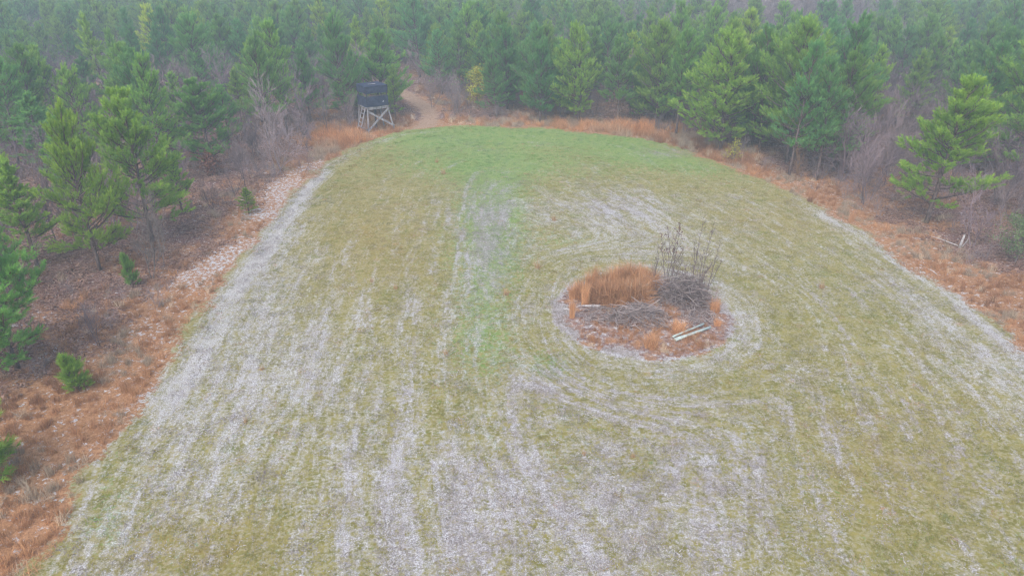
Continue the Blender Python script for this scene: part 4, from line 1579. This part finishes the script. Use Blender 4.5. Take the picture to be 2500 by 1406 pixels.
def post(a, b, rad, lift, label, matname=None):
    (x0, y0), (x1, y1) = zq(*a), zq(*b)
    z0, z1 = gz(x0, y0) + rad + lift[0], gz(x1, y1) + rad + lift[1]
    d = np.array([x1 - x0, y1 - y0, z1 - z0])
    L_ = np.linalg.norm(d)
    e = empty("wooden_post", (x0, y0, z0))
    tag(e, label, "post", "round wooden posts lying on the mound")
    u = d / L_
    g = Geo()
    g.line([u * .012, u * L_ * .33, u * L_ * .66, u * (L_ - .012)], rad, rad * .9, 14)
    g.build("post_shaft", M_post, e, True)
    for p, q in ((u * 0, u * .0125), (u * (L_ - .0125), u * L_)):
        g = Geo()
        g.line([p, q], rad * .96, rad * .96, 14)
        g.build("cut_end", M_cut, e)
    return e


post((620, 820), (1830, 350), .042, (.03, .08), "rear post of the three lying side by side, thinnest one")
post((690, 870), (1850, 480), .040, (.0, .02), "middle post of the three lying side by side, mostly hidden")
post((730, 925), (2080, 450), .055, (.02, .06), "front post of the three lying side by side, longest and palest tip")

# bleached log on the left of the mound
x, y = at(*zp(430, 925))
g = Geo()
g.line([(-.42, .10, .05), (-.2, .05, .07), (.0, 0, .08), (.2, -.03, .09), (.30, -.04, .09)], .035, .085, 10)
g.line([(-.4, .1, .05), (-.62, .16, .03)], .02, .008, 6)
o = g.build("log", M_pale, None, True)
o.location = (x, y, gz(x, y))
tag(o, "short bleached log lying at the mound's left front", "log")
x, y = at(*zp(170, 930))
g = Geo()
g.line([(-.12, 0, .05), (0, .02, .07), (.14, 0, .05)], .04, .055, 8)
o = g.build("log", M_pale, None, True)
o.location = (x, y, gz(x, y))
tag(o, "small grey wood chunk left of the bleached log", "log")

# ------------------------------------------------------------------ broken stump at the right margin
x, y = at(2343, 603)
e = empty("broken_stump", (x, y, gz(x, y)))
tag(e, "pale splintered stump with a fallen stem in the grass below the big margin pine", "stump")
g = Geo()
g.line([(0, 0, -.05), (.02, 0, .25), (.06, 0, .55), (.07, 0, .70)], .075, .04, 9)
for k in range(5):
    a = k * 1.25
    g.line([(.07 + .02 * math.cos(a), .02 * math.sin(a), .66), (.08 + .05 * math.cos(a), .05 * math.sin(a), .66 + .05 + .03 * (k % 3))], .016, .002, 4)
g.build("stub", M_pale, e, True)
g = Geo()
g.line([(-.1, 0, .12), (-.45, .2, .22), (-.8, .38, .32), (-1.2, .6, .40)], .032, .012, 7)
g.line([(-.6, .28, .27), (-.8, .15, .42)], .015, .005, 4)
g.build("fallen_stem", M_pale, e, True)
g = Geo()
g.line([(.15, .05, .05), (.5, .3, .3), (.85, .8, .85)], .02, .006, 5)
g.build("branch", M_pale, e)
for (a, b_), (c_, d_), rad, lab in [((2265, 655), (2288, 668), .03, "white stick lying on sand at the right field corner"),
                                   ((2225, 580), (2250, 585), .02, "thin fallen stick beside the trunk of the big margin pine")]:
    p0, p1 = np.array([*at(a, b_), 0]), np.array([*at(c_, d_), 0])
    g = Geo()
    u = p1 - p0
    g.line([(0, 0, rad), u * .5 + (0, 0, rad + .04), u + (0, 0, rad)], rad, rad * .5, 6)
    o = g.build("fallen_branch", M_pale)
    o.location = (p0[0], p0[1], gz(p0[0], p0[1]))
    tag(o, lab, "branch")

# ------------------------------------------------------------------ hunting blind on its stand
M_cloth = simple_mat("black_wrap", (0.014, 0.020, 0.042), (0.038, 0.048, 0.085), 5, rough=.75, bump=.6, dist=.03, spec=.25)
M_wood = simple_mat("weathered_lumber", (0.17, 0.155, 0.16), (0.36, 0.335, 0.34), 6, stretch=(1, 1, .2), bump=.3, dist=.004)
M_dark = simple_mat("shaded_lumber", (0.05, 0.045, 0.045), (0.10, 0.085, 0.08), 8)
M_tag = simple_mat("white_tag", (0.6, 0.6, 0.62), (0.75, 0.75, 0.78), 8, bump=0)

bx, by = at(916, 318)
vdir = math.atan2(bx, by)                     # azimuth of the blind from the camera
e = empty("hunting_blind", (bx, by, gz(bx, by)), -vdir + R(24))
tag(e, "black wrapped box hunting blind on a grey lumber stand with a ladder", "hunting blind")
W2, D2 = .92, .86
PZ, SILL, HEAD, TOP = 2.02, 2.82, 3.07, 3.60     # platform, slot bottom, slot top, roof


def panel(g, p0, p1, z0, z1, th, nrm, seed):
    """sagging cloth panel with a few folds"""
    r = np.random.RandomState(seed)
    nu, nv = 22, 10
    u = np.linspace(0, 1, nu)
    v = np.linspace(0, 1, nv)
    U, Vv = np.meshgrid(u, v, indexing='ij')
    base = np.array(p0)[None, None] + (np.array(p1) - np.array(p0))[None, None] * U[..., None]
    fold = (np.sin(U * 17 + r.rand() * 6 + Vv * 2) * .010 + np.sin(U * 7 + Vv * 5 + r.rand() * 6) * .008) + vnoise(U * 6, Vv * 4, 1, seed) * .02
    zz = z0 + (z1 - z0) * Vv + np.where(Vv < .01, np.sin(U * 9 + seed) * .018, 0)
    for side in (1, -1):
        P_ = np.zeros((nu, nv, 3))
        P_[..., :2] = base + np.array(nrm)[None, None] * (fold + (th if side > 0 else -.004))[..., None]
        P_[..., 2] = zz
        a, b1 = np.meshgrid(np.arange(nu - 1), np.arange(nv - 1), indexing='ij')
        q = np.stack([a * nv + b1, (a + 1) * nv + b1, (a + 1) * nv + b1 + 1, a * nv + b1 + 1], -1).reshape(-1, 4)
        g.add(P_.reshape(-1, 3), Q=q if side > 0 else q[:, ::-1])


walls = [((-W2, -D2), (W2, -D2), (0, -1)), ((W2, -D2), (W2, D2), (1, 0)), ((W2, D2), (-W2, D2), (0, 1)), ((-W2, D2), (-W2, -D2), (-1, 0))]
for k, (p0, p1, nr) in enumerate(walls):
    g = Geo()
    panel(g, p0, p1, PZ + .02, SILL if k in (0, 3) else SILL - .48, .012, nr, k + 1)
    panel(g, p0, p1, HEAD, TOP, .012, nr, k + 11)
    g.build("wall", M_cloth, e, True)
g = Geo()
nu = 16
U, Vv = np.meshgrid(np.linspace(-1, 1, nu), np.linspace(-1, 1, nu), indexing='ij')
zt = TOP + .04 + .012 * vnoise(U * 3, Vv * 3, 1, 5) - .03 * (np.maximum(abs(U), abs(Vv)) > .98)
for dz, fl in ((0, False), (-.05, True)):
    a, b1 = np.meshgrid(np.arange(nu - 1), np.arange(nu - 1), indexing='ij')
    q = np.stack([a * nu + b1, (a + 1) * nu + b1, (a + 1) * nu + b1 + 1, a * nu + b1 + 1], -1).reshape(-1, 4)
    g.add(np.stack([U * (W2 + .05), Vv * (D2 + .05), zt + dz], -1).reshape(-1, 3), Q=q[:, ::-1] if fl else q)
roof = g.build("roof", M_cloth, e, True)
g = Geo()
g.box((-.15, -.35, TOP + .105), (.62, .16, .025))
g.build("roof_board", M_wood, roof)
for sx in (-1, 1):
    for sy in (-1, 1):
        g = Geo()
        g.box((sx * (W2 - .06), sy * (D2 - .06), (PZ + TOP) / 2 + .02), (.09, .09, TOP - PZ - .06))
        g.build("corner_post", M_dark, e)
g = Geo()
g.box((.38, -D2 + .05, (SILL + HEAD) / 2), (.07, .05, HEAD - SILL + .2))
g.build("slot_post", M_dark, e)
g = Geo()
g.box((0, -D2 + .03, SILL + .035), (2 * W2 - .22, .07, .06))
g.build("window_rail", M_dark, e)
g = Geo()
g.box((0, 0, PZ - .03), (2 * W2 + .02, 2 * D2 + .02, .06))
for sy in (-1, 1):
    g.box((0, sy * (D2 - .06), PZ - .13), (2 * W2, .05, .135))
g.build("platform", M_wood, e)
g = Geo()
g.box((-.1, -D2 - .045, PZ + .42), (.001 + .02, .01, .01))
g = Geo()
g.box((.48, -D2 - .05, PZ + .36), (.10, .012, .05), np.array([[math.cos(.6), 0, -math.sin(.6)], [0, 1, 0], [math.sin(.6), 0, math.cos(.6)]]))
g.build("white_tag", M_tag, e)
legs = {}
for sx in (-1, 1):
    for sy in (-1, 1):
        top = np.array([sx * (W2 - .08), sy * (D2 - .08), PZ - .06])
        bot = np.array([sx * (W2 + (.38 if sx > 0 else .12)), sy * (D2 + .12), -.12])
        legs[sx, sy] = (top, bot)
        g = Geo()
        g.beam(bot, top, .09, .09, up=(0, 1, 0))
        g.build("leg", M_wood, e)


def on_leg(k, f):
    t_, b1 = legs[k]
    return b1 + (t_ - b1) * f


for (ka, fa, kb_, fb, off) in (((-1, -1), .88, (1, -1), .26, -.075), ((1, -1), .92, (-1, -1), .20, -.115)):
    a, b1 = on_leg(ka, fa), on_leg(kb_, fb)
    a[1] += off
    b1[1] += off
    u = unit(b1 - a)
    g = Geo()
    g.beam(a - u * .08, b1 + u * .10, .035, .15)
    g.build("brace", M_wood, e)
a, b1 = on_leg((-1, -1), .20), on_leg((-1, 1), .22)
a[0] -= .07
b1[0] -= .07
g = Geo()
g.beam(a, b1, .035, .12)
g.build("brace", M_wood, e)
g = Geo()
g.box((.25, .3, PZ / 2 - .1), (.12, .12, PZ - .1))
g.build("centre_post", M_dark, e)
# ladder on the left side
lad = empty("ladder", (0, 0, 0))
lad.parent = e
lt = [np.array([-W2 - .05, -.62, PZ - .05]), np.array([-W2 - .05, -.05, PZ - .05])]
lb = [np.array([-W2 - .72, -.70, -.1]), np.array([-W2 - .72, -.02, -.1])]
for t_, b1 in zip(lt, lb):
    g = Geo()
    g.beam(b1, t_, .05, .09, up=(0, 1, 0))
    g.build("side_rail", M_wood, lad)
for f in (.16, .31, .46, .62, .78, .93):
    g = Geo()
    g.beam(lb[0] + (lt[0] - lb[0]) * f + (0, .01, 0), lb[1] + (lt[1] - lb[1]) * f, .08, .04)
    g.build("rung", M_wood, lad)

# ------------------------------------------------------------------ the mist
g = Geo()
g.box((0, 125, 7.4), (392, 320, 19.8))
m, t = new_mat("mist")
b = NB(t)
pv = b.n("ShaderNodeVolumePrincipled")
pv.inputs["Color"].default_value = (0.78, 0.92, 1.0, 1)
pv.inputs["Density"].default_value = 0.0021
o_ = b.n("ShaderNodeOutputMaterial")
b.l(pv.outputs[0], o_.inputs["Volume"])
hz = g.build("haze", m)
tag(hz, "pale bluish mist thickening over the distant trees", "haze", kind='stuff')
